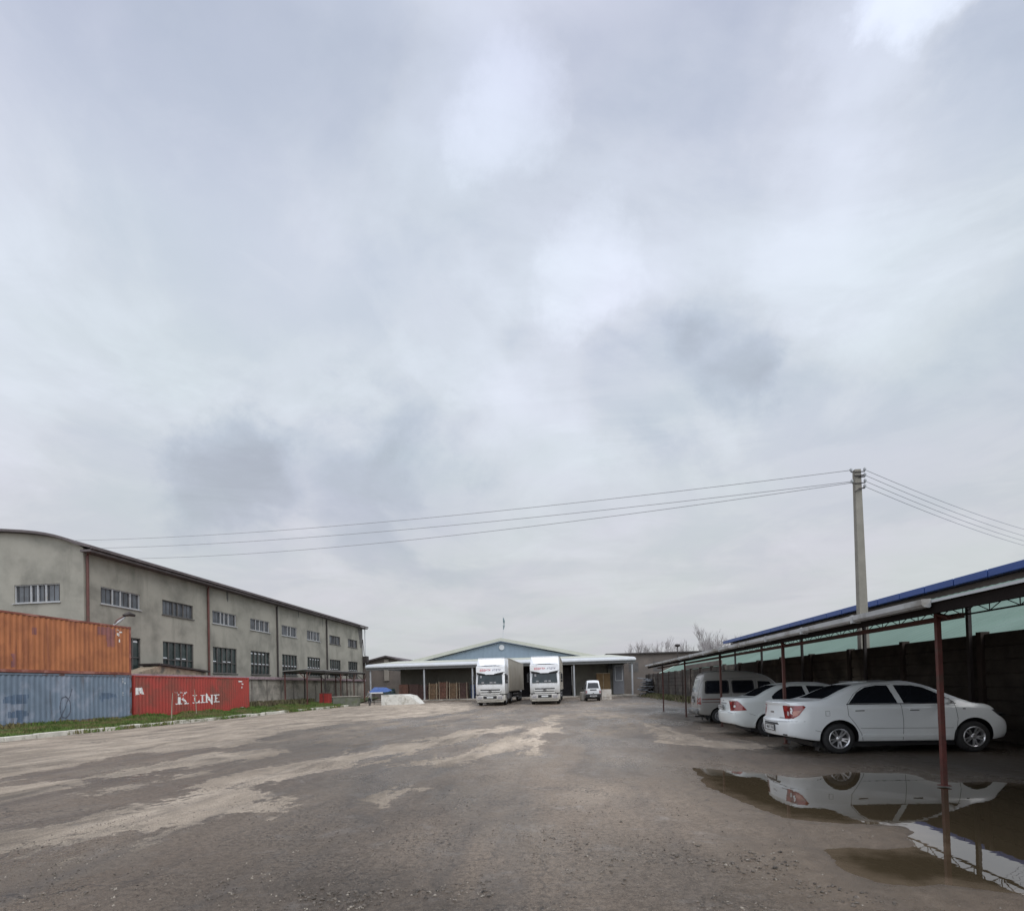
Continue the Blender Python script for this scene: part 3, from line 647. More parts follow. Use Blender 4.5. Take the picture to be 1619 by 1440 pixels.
# worn serif letters on the red container
lu0 = hpt(272, 1104, YR, Z0)[0]
def LT(ch, u, v):     # unit letter shapes, u,v in 0..1 (cap height 1)
    I = lambda a, b_, c_, d_: a <= u <= b_ and c_ <= v <= d_
    if ch == 'K': return I(.13, .36, .05, .95) or I(0, .48, 0, .09) or I(0, .48, .91, 1) or (abs((u - .36) - (v - .40) * .72) < .075 and .40 < v < .95) or (abs((u - .45) - (.55 - v) * .72) < .12 and .03 < v < .55) or I(.62, 1.0, 0, .09) or I(.60, .98, .91, 1)
    if ch == 'L': return I(.12, .36, .05, .95) or I(0, .48, .91, 1) or I(0, .8, 0, .12) or (u > .62 and u < .8 and 0 <= v < .12 + (u - .62) * 1.5)
    if ch == 'I': return I(.12, .38, 0, 1) or I(0, .5, 0, .1) or I(0, .5, .9, 1)
    if ch == 'N': return I(.12, .24, 0, 1) or I(.76, .88, 0, 1) or (abs((u - .14) - (1 - v) * .66) < .15 and .14 <= u <= .86) or I(0, .34, 0, .1) or I(0, .3, .9, 1) or I(.64, 1, .9, 1)
    if not 0 <= v <= 1: return False
    if ch == 'E': return I(.12, .36, 0, 1) or I(0, .78, 0, .12) or I(0, .76, .88, 1) or I(.3, .58, .44, .56) or (u > .64 and u < .78 and (v < .32 or v > .7) and (abs(v - .5) > .62 - (u - .5) * .9)) or I(.52, .6, .36, .64)
def word(u, v):
    k0 = hpt(279, 1104, YR, Z0)[0]; kb_, kt_ = hpt(289, 1113, YR, Z0)[1], hpt(289, 1093, YR, Z0)[1]; k1 = hpt(299, 1104, YR, Z0)[0]
    wear = mnoise.noise(Vector((u * 4.5, v * 5.5, 1))) + .6 * mnoise.noise(Vector((u * 13, v * 13, 2)))
    if LT('K', (u - k0) / (k1 - k0), (v - kb_) / (kt_ - kb_)): return wear > (-.42 if v < kb_ + (kt_ - kb_) * .45 else .0)
    if kt_ - .09 < v < kt_ and (k0 - .65 < u < k1 + .3): return wear > -.05
    lb, lt = hpt(325, 1110.5, YR, Z0)[1], hpt(325, 1098, YR, Z0)[1]
    for ch, xa, xb in (('L', 305.5, 316), ('I', 318, 324), ('N', 325, 338), ('E', 339, 347.5)):
        a, b_ = hpt(xa, 1104, YR, Z0)[0], hpt(xb, 1104, YR, Z0)[0]; wd_ = .8 if ch in 'LE' else (.5 if ch == 'I' else 1)
        if a <= u <= b_ and LT(ch, (u - a) / (b_ - a) * wd_, (v - lb) / (lt - lb)): return wear > (-.1 if ch == 'L' else -.62)
    return False
pl = [hpt(212.5, 1087, YR, Z0), hpt(226, 1086.5, YR, Z0), hpt(228.5, 1097, YR, Z0), hpt(216.5, 1098, YR, Z0), hpt(215.5, 1100, YR, Z0)]
rm = [('lettering', m_mark, word, (3.5, 10.5, .2, 2.2), .022),
      ('stencil_marks', m_mark, boxes([rect(378, 1076, 384, 1078, YR, Z0), rect(382, 1080, 385, 1082, YR, Z0), rect(382, 1085, 384, 1088, YR, Z0), rect(382, 1117, 386, 1122, YR, Z0)], 14, -.35), (9, 12, .1, 2.5), .03),
      ('placard', m_mark, lambda u, v: inpoly(u, v, pl) and not (((u - (pl[0][0] + .42)) / .15) ** 2 + ((v - pl[0][1] + .33) / .17) ** 2 < 1 and mnoise.noise(Vector((u * 12, v * 12, 0))) > .12), (0, 2.5, .6, 2.5), .025)]
rc = container(CX1, YR, Z0, 11.95, 2.59, (m_red, m_rrail), 'red shipping container with worn white K LINE lettering', rm)
# two leaning stakes in the grass before it
for (x, y, h, lab, lean) in ((271, 1137, 1.5, 'thin bare stake in the grass left of the white letters', .12), (311, 1131, 1.7, 'thin pale stake in the grass right of the large K', -.18)):
    p = G(x, y, .2); mb = MB(); mb.tube([(p.x, p.y, .12), (p.x, p.y + lean * .4, .2 + h * .5), (p.x, p.y + lean, .2 + h)], [.03, .025, .015], 6)
    tag(mb.build('stake', M('weathered_wood', (.30, .26, .20), .9, var=.3), None, loc=(p.x, p.y, .12)), lab, 'stake')
p = ATX(203, 1100, -28.2); lamp = thing('street_lamp', 'bent gooseneck lamp post rising behind the containers', 'street lamp', (-28.3, 31.2, .3))
mb = MB(); mb.tube([(-28.3, 31.2, .3), (-28.3, 31.2, 5.2), (-28.28, 31.3, 5.9), (-28.22, 31.55, 6.4), (-28.1, 31.95, 6.72)], [.08, .07, .05, .045, .04], 8); mb.build('pole', m_rust, lamp)
mb = MB(); mb.tube([(-28.27, 31.35, 6.05), (-28.2, 31.75, 6.42), (-28.1, 32.1, 6.72)], [.06, .10, .05], 8); mb.build('bracket', m_winframe, lamp, True)
mb = MB(); mb.tube([(-28.1, 31.95, 6.78), (-28.0, 32.3, 6.92), (-27.9, 32.65, 6.86)], [.08, .15, .08], 10); mb.build('lamp_head', m_blacksteel, lamp, True)
# ------------------------------------------------------------------ warehouse at the end of the yard
WY = 71.0; WF = 66.3
wh = thing('warehouse', 'cream warehouse with blue-grey gable and wide canopy at the end of the yard', 'warehouse', (-8.2, WY, 0))
AX, AZ = -8.2, 7.95
SL = .216
def rz(x): return AZ - SL * abs(x - AX)
w = MB(); wops = [(-9.2, 1.1, 0, 4.1)]
wall_open(w, -22.0, 5.6, 0, 4.75, wops, lambda u, d, z: (u, WY + d, z), .25)
w.box(-22.0, -21.8, WY + .25, 110, 0, 4.75); w.box(5.4, 5.6, WY + .25, 110, 0, 4.75)
for k in range(0, 24):      # panel joints as slim ribs
    x = -21.6 + k * 1.15
    if not -9.4 < x < 1.3: w.box(x, x + .04, WY - .02, WY - .002, 0, 4.7)
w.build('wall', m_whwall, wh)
g = MB(); hw = 9.9
g.prism([(AX - hw, 5.28), (AX + hw, 5.28), (AX, 5.28 + hw * SL + .02)], lambda u, v, d: (u, d, v), WY - .06, WY + .2)
for k in range(-16, 17):
    x = AX + k * .6; zt = 5.28 + (hw - abs(k * .6)) * SL
    if zt > 5.35: g.box(x, x + .035, WY - .085, WY - .062, 5.3, zt)
g.build('gable_panel', m_blueclad, wh, fixn=True)
g = MB(); g.tube([(AX + .1, WY - .2, 6.75), (AX + .1, WY - .05, 6.75)], .36, 14); g.build('round_vent', m_white, wh)
r1 = MB()
for s in (-1, 1):
    xe = AX + s * 14.4
    P = [(AX, AZ - .45), (xe, rz(xe) - .48), (xe, rz(xe) + .05), (AX, AZ + .05)]
    r1.prism(P, lambda u, v, d: (u, d, v), WY - .35, 112)
r1.build('roof', m_cream, wh, fixn=True)
r2 = MB()       # dark reveal line under the barge board
for s in (-1, 1): r2.prism([(AX, 5.28 + hw * SL + .16), (AX + s * (hw + .5), 5.22), (AX + s * (hw + .9), 5.20), (AX, 5.28 + hw * SL + .03)][::1], lambda u, v, d: (u, d, v), WY - .42, WY - .36)
r2.build('trim', M('dark_blue_trim', (.10, .13, .18), .5), wh, fixn=True)
# canopy: sloping sheet with hipped ends and a rounded fascia
XA, XB = -25.1, 8.75; ZF = 4.32
def prof_c(inset):  # from lower front edge back to the wall; inset shortens the ends
    return
cn = MB(); sec = [(0.0, 0.0), (-.05, .10), (-.02, .24), (.12, .38), (.35, .46), (.9, .52)]    # (back distance, height)
V = []
for (d, h) in sec:
    i = d * .55
    V += [(XA + i + .0, WF + d, ZF + h), (XB - i, WF + d, ZF + h)]
F = [(2 * k, 2 * k + 1, 2 * k + 3, 2 * k + 2) for k in range(len(sec) - 1)]
cn.add(V, F)
for s, X0 in ((1, XA), (-1, XB)):
    Q = []
    for (d, h) in sec:
        i = d * .55; Q += [(X0 + s * i, WF + d, ZF + h), (X0 + s * i, 84, ZF + h)]
    cn.add(Q, [(2 * k, 2 * k + 2, 2 * k + 3, 2 * k + 1) if s == 1 else (2 * k, 2 * k + 1, 2 * k + 3, 2 * k + 2) for k in range(len(sec) - 1)])
cn.build('canopy', m_white, wh, fixn=False)
cn = MB(); a_, b2_ = (.902, .53), (4.9, 1.02)
cn.add([(XA + a_[0] * .55, WF + a_[0], ZF + a_[1]), (XB - a_[0] * .55, WF + a_[0], ZF + a_[1]), (XB - b2_[0] * .55, WF + b2_[0], ZF + b2_[1]), (XA + b2_[0] * .55, WF + b2_[0], ZF + b2_[1])], [(0, 1, 2, 3)])
for s, X0 in ((1, XA), (-1, XB)): cn.add([(X0 + s * .496, WF + .9, ZF + .53), (X0 + s * .496, 84, ZF + .53), (X0 + s * 2.7, 84, ZF + 1.02), (X0 + s * 2.7, WF + 4.9, ZF + 1.02)], [(0, 3, 2, 1) if s == 1 else (0, 1, 2, 3)])
cn.build('canopy_roof', m_cream, wh)
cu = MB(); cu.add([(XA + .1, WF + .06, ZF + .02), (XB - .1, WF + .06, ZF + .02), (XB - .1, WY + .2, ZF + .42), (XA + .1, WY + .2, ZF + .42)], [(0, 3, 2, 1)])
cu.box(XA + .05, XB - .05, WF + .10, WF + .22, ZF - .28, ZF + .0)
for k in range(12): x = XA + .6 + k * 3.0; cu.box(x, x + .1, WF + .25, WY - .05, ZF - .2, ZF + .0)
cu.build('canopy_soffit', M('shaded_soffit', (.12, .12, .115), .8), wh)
for x in (-24.6, -17.6, -11.4, -5.4, 1.25, 8.3):
    p = MB(); p.tube([(x, WF + .35, 0), (x, WF + .35, ZF - .26)], .11, 10); p.box(x - .2, x + .2, WF + .15, WF + .55, 0, .05)
    p.build('canopy_post', m_galv, wh)
fl = MB(); fl.box(-25, 8.9, WF - .1, WY - .02, 0.0, .14); fl.build('floor_slab', m_fence, wh)
d = MB(); d.box(-9.2, 1.1, WY + 4, WY + 4.2, 0, 4.3); d.box(-9.4, -9.22, WY + .26, WY + 4, 0, 4.3); d.box(1.12, 1.3, WY + .26, WY + 4, 0, 4.3); d.box(-9.2, 1.1, WY + .26, WY + 4, 4.12, 4.3)
d.box(-2.6, .9, WY + .05, WY + .12, .1, 3.9); d.box(-6.1, -6.0, WY + .05, WY + .15, .1, 4.1)
d.build('loading_door', m_dark, wh)
for x0 in (7.0, -21.0):
    pass
wd = MB(); wd.box(5.7, 7.6, WY - .1, WY, .1, 4.6); wd.build('side_wall_panel', m_whwall, wh)
wg = MB(); wg.box(6.35, 7.75, WY - .25, WY - .12, .2, 4.0); wg.build('side_door', M('grey_blue_door', (.14, .145, .16), .5), wh)
wf = MB()
for (a, b_, c_, d_) in ((6.6, 6.68, 1.9, 3.9), (7.5, 7.58, 1.9, 3.9), (6.68, 7.5, 3.82, 3.9), (6.68, 7.5, 1.9, 1.98)): wf.box(a, b_, WY - .30, WY - .255, c_, d_)
wf.build('door_frame', m_white, wh)
bxm = MB(); bxm.box(5.75, 6.25, WY - .5, WY - .12, 3.5, 4.1); bxm.build('vent_box', m_black, wh)
fp = thing('flagpole', 'thin pole with a furled dark flag above the warehouse ridge', 'flagpole', (AX + .2, WY + 1, 7.8))
mb = MB(); mb.tube([(AX + .2, WY + 1, 7.8), (AX + .25, WY + 1, 11.0)], [.045, .03], 6); mb.build('pole', m_white, fp)
mb = MB(); mb.tube([(AX + .28, WY + 1, 9.2), (AX + .36, WY + 1, 9.7), (AX + .38, WY + 1, 10.3), (AX + .30, WY + 1, 10.8)], [.03, .09, .11, .05], 6); mb.build('flag', M('furled_flag', (.10, .16, .17), .9), fp)

# loading ramp block
rp_ = thing('loading_ramp', 'whitewashed concrete loading ramp in front of the canopy', 'ramp', (-18, 54, 0))
a = G(603, 1114.5); b_ = G(644, 1112.5); 
mb = MB(); x0, x1, y0 = a.x, b_.x + .1, a.y
mb.prism([(x0, 0), (x1 + 0, 0), (x1 + 0, 1.02), (x0, 1.02)], lambda u, v, d: (u, d, v), y0, y0 + 3.2); m_white_w = mb.build('block', M('whitewash', (.60, .59, .54), .85, var=.12, vs=2, dirt=(.32, .30, .25), ds=1.5, dt=(.52, .65)), rp_, fixn=True).data.materials[0]
mb = MB(); mb.add([(x1 + .004, y0 + .02, 0), (x1 + 1.55, y0 + 1.2, 0), (x1 + 1.55, y0 + 3.2, 0), (x1 + .004, y0 + 3.2, 0), (x1 + .004, y0 + .02, 1.0), (x1 + .004, y0 + 3.2, 1.0), (x1 + .7, y0 + .45, .86), (x1 + .7, y0 + 3.2, .86)],
    [(0, 1, 6, 4), (4, 6, 7, 5), (6, 1, 2, 7), (0, 4, 5, 3), (3, 5, 7, 2), (0, 3, 2, 1)]); mb.build('slope', m_white_w, rp_)
# pallets stacked on edge and flat under the canopy
m_wood = [M('pallet_wood_%s' % n_, c_, .9, var=.35, vs=3, dirt=(.10, .06, .045), ds=1.5, dt=(.5, .62)) for n_, c_ in (('red', (.15, .072, .050)), ('brown', (.17, .110, .065)), ('dark', (.085, .048, .042)))]
m_pale = M('pale_batten', (.30, .25, .18), .9, var=.2)
def pallet_stack(x, y, n, mat, label, leaning=False):
    th = thing('pallet_stack', label, 'pallets', (x, y, .14), R(rnd.uniform(-6, 6)), 'pallets stacked under the canopy')
    b = MB(); c = MB()
    for k in range(n):
        z = k * .145; jx = rnd.uniform(-.04, .04); jy = rnd.uniform(-.04, .04)
        for q in range(3): b.box(-.6 + jx, .6 + jx, -.4 + q * .36 + jy, -.3 + q * .36 + jy, z, z + .1)
        for q in range(6): c.box(-.6 + q * .216 + jx, -.47 + q * .216 + jx, -.42 + jy, .42 + jy, z + .103, z + .125)
        b.box(-.6 + jx, -.5 + jx, -.42 + jy, -.402 + jy, z, z + .1); b.box(-.05 + jx, .05 + jx, -.42 + jy, -.402 + jy, z, z + .1); b.box(.5 + jx, .6 + jx, -.42 + jy, -.402 + jy, z, z + .1)
    b.build('blocks', mat, th, local=True); c.build('boards', mat, th, local=True)
    if leaning:
        for q in (-.5, .45): d = MB(); d.tube([(q, -.52, 0), (q + rnd.uniform(-.05, .05), -.45, n * .145 + .1)], .045, 5); d.build('upright', m_pale, th, local=True)
    return th
PL = [(-20.6, 14, 0, False, 'leftmost tall stack of reddish pallets under the canopy'), (-19.3, 14, 2, False, 'second pallet stack from the left, dark and reddish'), (-18.1, 13, 2, False, 'dark pallet stack just left of the white canopy post'),
      (-16.7, 14, 1, True, 'pallet stack with pale uprights just right of the left canopy post'), (-15.4, 15, 0, True, 'reddish pallet stack with pale uprights, second right of the post'),
      (-14.1, 14, 1, True, 'brown pallet stack with pale uprights, third right of the post'), (-12.9, 14, 2, True, 'last dark pallet stack beside the blue drums')]
for x, n_, mi_, ln, lab in PL: pallet_stack(x, WF + 1.6 + rnd.uniform(0, .6), n_, m_wood[mi_], lab, ln)
def drum(x, y, z, mat, label, rz_=0):
    b = MB(); b.tube([(0, 0, 0), (0, 0, .02), (0, 0, .28), (0, 0, .30), (0, 0, .32), (0, 0, .58), (0, 0, .60), (0, 0, .62), (0, 0, .88)], [.28, .29, .29, .305, .29, .29, .305, .29, .29], 16)
    o = b.build('drum', mat, None, True, local=True); o.location = (x, y, z); o.data.set_sharp_from_angle(angle=R(40)); return tag(o, label, 'drum', 'drums under the canopy')
m_bdrum = M('blue_drum', (.05, .07, .14), .5)
drum(-11.7, WF + 2.2, .14, m_bdrum, 'dark blue drum beside the last pallet stack'); drum(-11.0, WF + 1.8, .14, m_bdrum, 'dark blue drum nearest the left truck')
drum(-11.7, WF + 2.2, 1.03, m_bdrum, 'dark blue drum standing on top of another drum')
b = MB(); 
for k in range(5): b.rbox((-22.4 + rnd.uniform(-.1, .1), WF + 1.2, .3 + k * .3), (1.7 - k * .15, 1.3, .27), Matrix.Rotation(R(rnd.uniform(-6, 6)), 3, 'Z'), .05)
tag(b.build('crate_pile', M('dark_teal_tarp', (.03, .06, .065), .6, var=.4), None, loc=(-22.4, WF + 1.2, .14)), 'dark teal covered pile behind the white ramp', 'covered pile')
# things on the right side of the canopy
cb = thing('wooden_cabinet', 'tall brown two-door wooden crate against the warehouse wall', 'cabinet', (5.0, 69.5, .14))
mb = MB(); mb.rbox((5.0, 69.6, 1.55), (1.75, .7, 2.8), None, .02); mb.build('body', m_wood[1], cb)
m_bb = M('brown_board', (.16, .10, .045), .8, var=.2)
mb = MB(); mb.box(4.16, 4.97, 69.20, 69.24, .25, 2.85); mb.build('door', m_bb, cb); mb = MB(); mb.box(5.03, 5.84, 69.20, 69.24, .25, 2.85); mb.build('door', m_bb, cb)
mb = MB(); mb.box(4.975, 5.025, 69.19, 69.24, .2, 2.9); mb.box(4.12, 5.88, 69.18, 69.2, 2.86, 2.93); mb.build('trim', m_pale, cb)
def crate(name, c, sz, mat, label, cat, rz_=0, bev=.04, extra=None):
    b = MB(); b.rbox((0, 0, sz[2] / 2), sz, Matrix.Rotation(rz_, 3, 'Z'), bev)
    if extra: extra(b)
    o = b.build(name, mat, None, local=True); o.location = c; return tag(o, label, cat)
m_wcrate = M('pale_block', (.50, .47, .42), .8, var=.12, dirt=(.36, .32, .27), ds=2)
p = G(959, 1105.5); crate('concrete_block', (p.x, p.y + .4, 0), (.95, .95, 1.0), m_wcrate, 'pale square concrete block beside the small white van', 'block', .05, .02, lambda b: b.box(-.3, .3, -.52, -.48, .25, .3))
p = G(925, 1107); crate('concrete_block', (p.x - .1, p.y + .3, 0), (.6, .8, .85), m_wcrate, 'pale block half hidden left of the small white van', 'block', .2, .05)
# scrap pile at the corner
sp_ = MB()
for k in range(16): sp_.rbox((9.6 + rnd.uniform(-.5, .6) - k * .01, 62.8 + rnd.uniform(-1, 1), .12 + k * .13), (1.6 - k * .04 + rnd.uniform(-.3, .3), 1.5, .09), Matrix.Rotation(R(rnd.uniform(-20, 20)), 3, 'Z') @ Matrix.Rotation(R(rnd.uniform(-9, 9)), 3, 'Y'), .01)
tag(sp_.build('scrap_pile', M('grey_scrap', (.16, .17, .185), .6, var=.6, vs=4), None, loc=(9.6, 62.8, 0)), 'pile of grey sheets and scrap at the wall corner', 'scrap pile')

# ------------------------------------------------------------------ neighbours behind
m_brick = M('dark_brick', (.115, .095, .08), .9, var=.3, vs=.6, dirt=(.16, .13, .11), ds=.4)
def brickify(m):
    t = m.node_tree; b = t.nodes['Principled BSDF']; src = b.inputs['Base Color'].links[0].from_socket
    br = N(t, 'ShaderNodeTexBrick'); br.inputs['Scale'].default_value = 1; br.inputs['Brick Width'].default_value = .26; br.inputs['Row Height'].default_value = .085; br.inputs['Mortar Size'].default_value = .012
    mp = N(t, 'ShaderNodeMapping'); mp.inputs['Rotation'].default_value = (R(90), 0, 0); L(t, N(t, 'ShaderNodeTexCoord').outputs['Object'], mp.inputs[0]); L(t, mp.outputs[0], br.inputs['Vector'])
    L(t, src, br.inputs['Color1']); L(t, src, br.inputs['Color2']); br.inputs['Mortar'].default_value = (.17, .155, .14, 1); L(t, br.outputs['Color'], b.inputs['Base Color'])
brickify(m_brick)
bd = thing('brick_building', 'dark flat-roofed brick building right of the warehouse', 'building', (14, 82, 0))
mb = MB(); mb.box(6.5, 27, 80, 96, 0, 5.75); mb.build('wall', m_brick, bd)
mb = MB(); mb.box(6.2, 27.3, 79.6, 96.3, 5.76, 5.95); mb.build('roof', m_blacksteel, bd)
for x in (9.5, 13, 16.5): mb = MB(); mb.box(x, x + 1.4, 79.97, 79.995, 3.2, 4.6); mb.build('window', m_oldframe, bd)
bd = thing('brick_building', 'brown gabled brick building between the factory hall and the warehouse', 'building', (-30, 88, 0))
gx0, gx1 = ATY(574, 1060, 88).x, ATY(646, 1060, 88).x; gp = ATY(611, 1037.5, 88)
mb = MB(); mb.prism([(gx0 - 6, 0), (gx1 + 3, 0), (gx1 + 3, gp.z - 2.0), (gp.x, gp.z - .1), (gx0 - 6, gp.z - 2.3)], lambda u, v, d: (u, d, v), 88, 104); mb.build('wall', m_brick, bd, fixn=True)
mb = MB(); mb.prism([(gp.x, gp.z + .15), (gx1 + 3.6, gp.z - 1.95), (gx1 + 3.6, gp.z - 2.15), (gp.x, gp.z - .09), (gx0 - 6.5, gp.z - 2.5), (gx0 - 6.5, gp.z - 2.3)], lambda u, v, d: (u, d, v), 87.4, 104.5); mb.build('roof', m_rooffelt, bd, fixn=True)
mb = MB(); mb.prism([(gp.x - .4, 3), (gp.x + .4, 3), (gp.x + .4, gp.z - .5), (gp.x - .4, gp.z - .5)], lambda u, v, d: (u, d, v), 87.8, 87.99); mb.build('pilaster', M('pale_pilaster', (.26, .235, .20), .9), bd, fixn=True)

# ------------------------------------------------------------------ rusty shelter and clutter at the left fence
sx = -26.6; shl = thing('open_shelter', 'open rusty steel shelter with thin flat roof before the left fence', 'shelter', (sx, 60, 0))
y0, y1 = 51.0, 67.0
mb = MB(); mb.prism([(-27.9, 3.62), (-25.4, 3.75), (-25.4, 3.83), (-27.9, 3.70)], lambda u, v, d: (u, d, v), y0, y1); mb.build('roof', M('grey_slate_sheet', (.25, .25, .24), .8, var=.3), shl, fixn=True)
mb = MB(); mb.box(-25.5, -25.42, y0, y1, 3.55, 3.72); mb.box(-27.8, -27.72, y0, y1, 3.45, 3.6); mb.build('beam', m_blacksteel, shl)
for yy in (51.3, 55.4, 59.4, 63.3, 66.7):
    mb = MB(); mb.box(-25.52, -25.42, yy, yy + .1, 0, 3.55); mb.box(-27.82, -27.72, yy, yy + .1, .2, 3.45); mb.tube([(-25.47, yy + .05, 2.7), (-26.3, yy + .05, 3.5)], .04, 6); mb.tube([(-25.47, yy + .05, 2.75), (-25.47, yy + .8, 3.55)], .035, 6)
    mb.build('post', m_rust if yy != 55.4 else m_blacksteel, shl)
p = G(515, 1116); rb = thing('red_bin', 'red metal bin standing on the grass edge', 'bin', (p.x, p.y, .1))
mb = MB(); mb.rbox((p.x, p.y, .75), (1.0, .8, 1.1), None, .03); mb.build('body', M('red_bin_paint', (.26, .025, .02), .6, var=.3), rb)
mb = MB(); mb.rbox((p.x, p.y, 1.34), (1.06, .86, .07), None, .02); mb.tube([(p.x - .02, p.y - .44, .1), (p.x - .02, p.y - .44, 1.45)], .035); mb.build('lid', m_rust, rb)
p = G(545, 1116.5); cb = thing('concrete_trough', 'low mossy concrete trough right of the red bin', 'trough', (p.x, p.y, 0))
mb = MB(); mb.rbox((p.x, p.y + .5, .45), (2.4, 1.2, .95), Matrix.Rotation(R(4), 3, 'Z'), .05); mb.build('body', M('mossy_concrete', (.13, .135, .105), .9, var=.3, dirt=(.09, .11, .05), ds=1), cb)
mb = MB(); mb.rbox((p.x, p.y + .5, .97), (2.5, 1.3, .08), Matrix.Rotation(R(4), 3, 'Z'), .02); mb.build('rim', m_fence, cb)
mb = MB(); p = G(528, 1117.5)
for k in range(7): mb.rbox((p.x + rnd.uniform(-.7, .7), p.y + rnd.uniform(-.3, .3), .07), (.45, .3, .14), Matrix.Rotation(rnd.uniform(0, 3), 3, 'Z') @ Matrix.Rotation(R(rnd.uniform(-15, 15)), 3, 'Y'), .05)
tag(mb.build('white_rubble', m_paper, None, loc=(p.x, p.y, 0)), 'heap of white plastic scraps by the concrete trough', 'rubble')
p = G(412, 1121, .15); mb = MB(); mb.rbox((p.x, p.y, .25), (.5, .9, .12), Matrix.Rotation(.4, 3, 'Z') @ Matrix.Rotation(R(6), 3, 'X'), .03)
tag(mb.build('kerb_stone', m_paper, None, loc=(p.x, p.y, .15)), 'loose pale slab lying in the grass near the fence', 'slab')
p = G(590, 1114); tp = thing('blue_tarp_stand', 'blue tarpaulin stand with pale edge behind the person', 'stand', (p.x, p.y + 1.5, 0))
mb = MB(); cx, cy = p.x + .2, p.y + 1.6
mb.add([(cx - 1, cy - .8, 1.3), (cx + 1, cy - .8, 1.3), (cx + 1.1, cy + .8, 1.45), (cx - 1.1, cy + .8, 1.45), (cx - .5, cy - .3, 1.85), (cx + .6, cy + .3, 1.8)], [(0, 1, 5, 4), (1, 2, 5), (2, 3, 4, 5), (3, 0, 4)]); mb.build('tarp', M('blue_tarp', (.035, .085, .25), .55, var=.3, vs=4), tp)
mb = MB(); mb.box(cx - 1, cx + .6, cy - .84, cy - .81, 1.18, 1.30); mb.build('pale_edge', m_mark, tp)
for (dx, dy) in ((-.95, -.75), (.95, -.75), (.95, .75), (-.95, .75)):
    mb = MB(); mb.tube([(cx + dx, cy + dy, 0), (cx + dx, cy + dy, 1.32)], .04, 6); mb.build('leg', m_blacksteel, tp)

# ------------------------------------------------------------------ bare trees, far lamp
m_bark = M('grey_bark', (.30, .28, .275), .9, var=.2)
def bare_tree(name, h, seed, spread=.55, n0=5):
    r = random.Random(seed); th = thing(name, '', '', (0, 0, 0)); tr = MB(); cr = MB()
    tr.tube([(0, 0, 0), (.05, 0, h * .25), (0, .05, h * .42)], [h * .022, h * .017, h * .013], 7)
    def br(p, d, l, rad, dep):
        q = p + d * l; mid = p + d * l * .5 + Vector((r.uniform(-1, 1), r.uniform(-1, 1), 0)) * l * .06
        (tr if dep == 0 else cr).tube([p, mid, q], [rad, rad * .8, rad * .55], 5 if dep < 2 else 3, False)
        if dep >= 4: return
        for k in range(r.choice((2, 3, 3)) + (dep < 2)):
            s = r.uniform(.35, 1.0); nd = (d + Vector((r.uniform(-1, 1), r.uniform(-1, 1), r.uniform(.1, .8))) * spread).normalized()
            br(p + (q - p) * s, nd, l * r.uniform(.5, .75), max(rad * .55, .012), dep + 1)
    for k in range(n0):
        a = k * 6.28 / n0 + r.uniform(-.4, .4); d = Vector((math.cos(a) * .45, math.sin(a) * .45, 1)).normalized()
        br(Vector((0, 0, h * (.22 + .05 * k))), d, h * r.uniform(.26, .36), h * .009, 0)
    tr.build('trunk', m_bark, th, local=True); cr.build('branches', m_bark, th, local=True); return th
protos = [bare_tree('bare_tree', 9.5, 3), bare_tree('bare_tree', 9.0, 12, .45, 6), bare_tree('bare_tree', 11, 21, .5, 6)]
TR = [(992, 1027, 118, 0, 0), (1004, 1025, 112, 1, 0), (1018, 1022, 116, 0, 0), (1031, 1021, 110, 2, 0), (1043, 1021, 118, 1, 0), (1056, 1024, 113, 0, 0), (1068, 1023, 119, 2, 0), (1080, 1025, 112, 1, 0),
      (1097, 1020, 100, 0, 1), (1109, 1013, 96, 2, 1), (1121, 1003, 92, 1, 1), (1132, 1011, 98, 2, 1), (1145, 1014, 95, 0, 1), (1160, 1016, 99, 1, 1)]
used = set()
for k, (x, ytop, Y, pi_, grp) in enumerate(TR):
    o = protos[pi_] if pi_ not in used else copy_tree(protos[pi_])
    used.add(pi_); p = ATY(x, ytop, Y); hh = (9.5, 9.0, 11)[pi_] * .96
    o.location = (p.x, Y, 0); sc = p.z / hh; o.scale = (sc, sc, sc); o.rotation_euler = (0, 0, k * 1.7)
    ordn = ('first', 'second', 'third', 'fourth', 'fifth', 'sixth', 'seventh', 'eighth')
    if grp == 0: tag(o, 'faint bare grey tree, %s from the left above the dark brick building' % ordn[k], 'tree', 'bare trees above the dark brick building')
    else: tag(o, 'taller bare tree above the carport roof end, %s from the left' % ordn[k - 8], 'tree', 'bare trees above the carport')
p = ATY(1071, 1018, 78); sp2 = thing('yard_lamp', 'round-headed lamp post before the bare trees', 'street lamp', (p.x, 78, 0))
mb = MB(); mb.tube([(p.x, 78, 0), (p.x, 78, p.z - .3)], .07, 8); mb.build('pole', m_blacksteel, sp2)
mb = MB(); mb.tube([(p.x, 78, p.z - .42), (p.x, 78, p.z - .28), (p.x, 78, p.z - .05), (p.x, 78, p.z + .02)], [.1, .38, .38, .12], 12); mb.build('lamp_head', m_blacksteel, sp2)

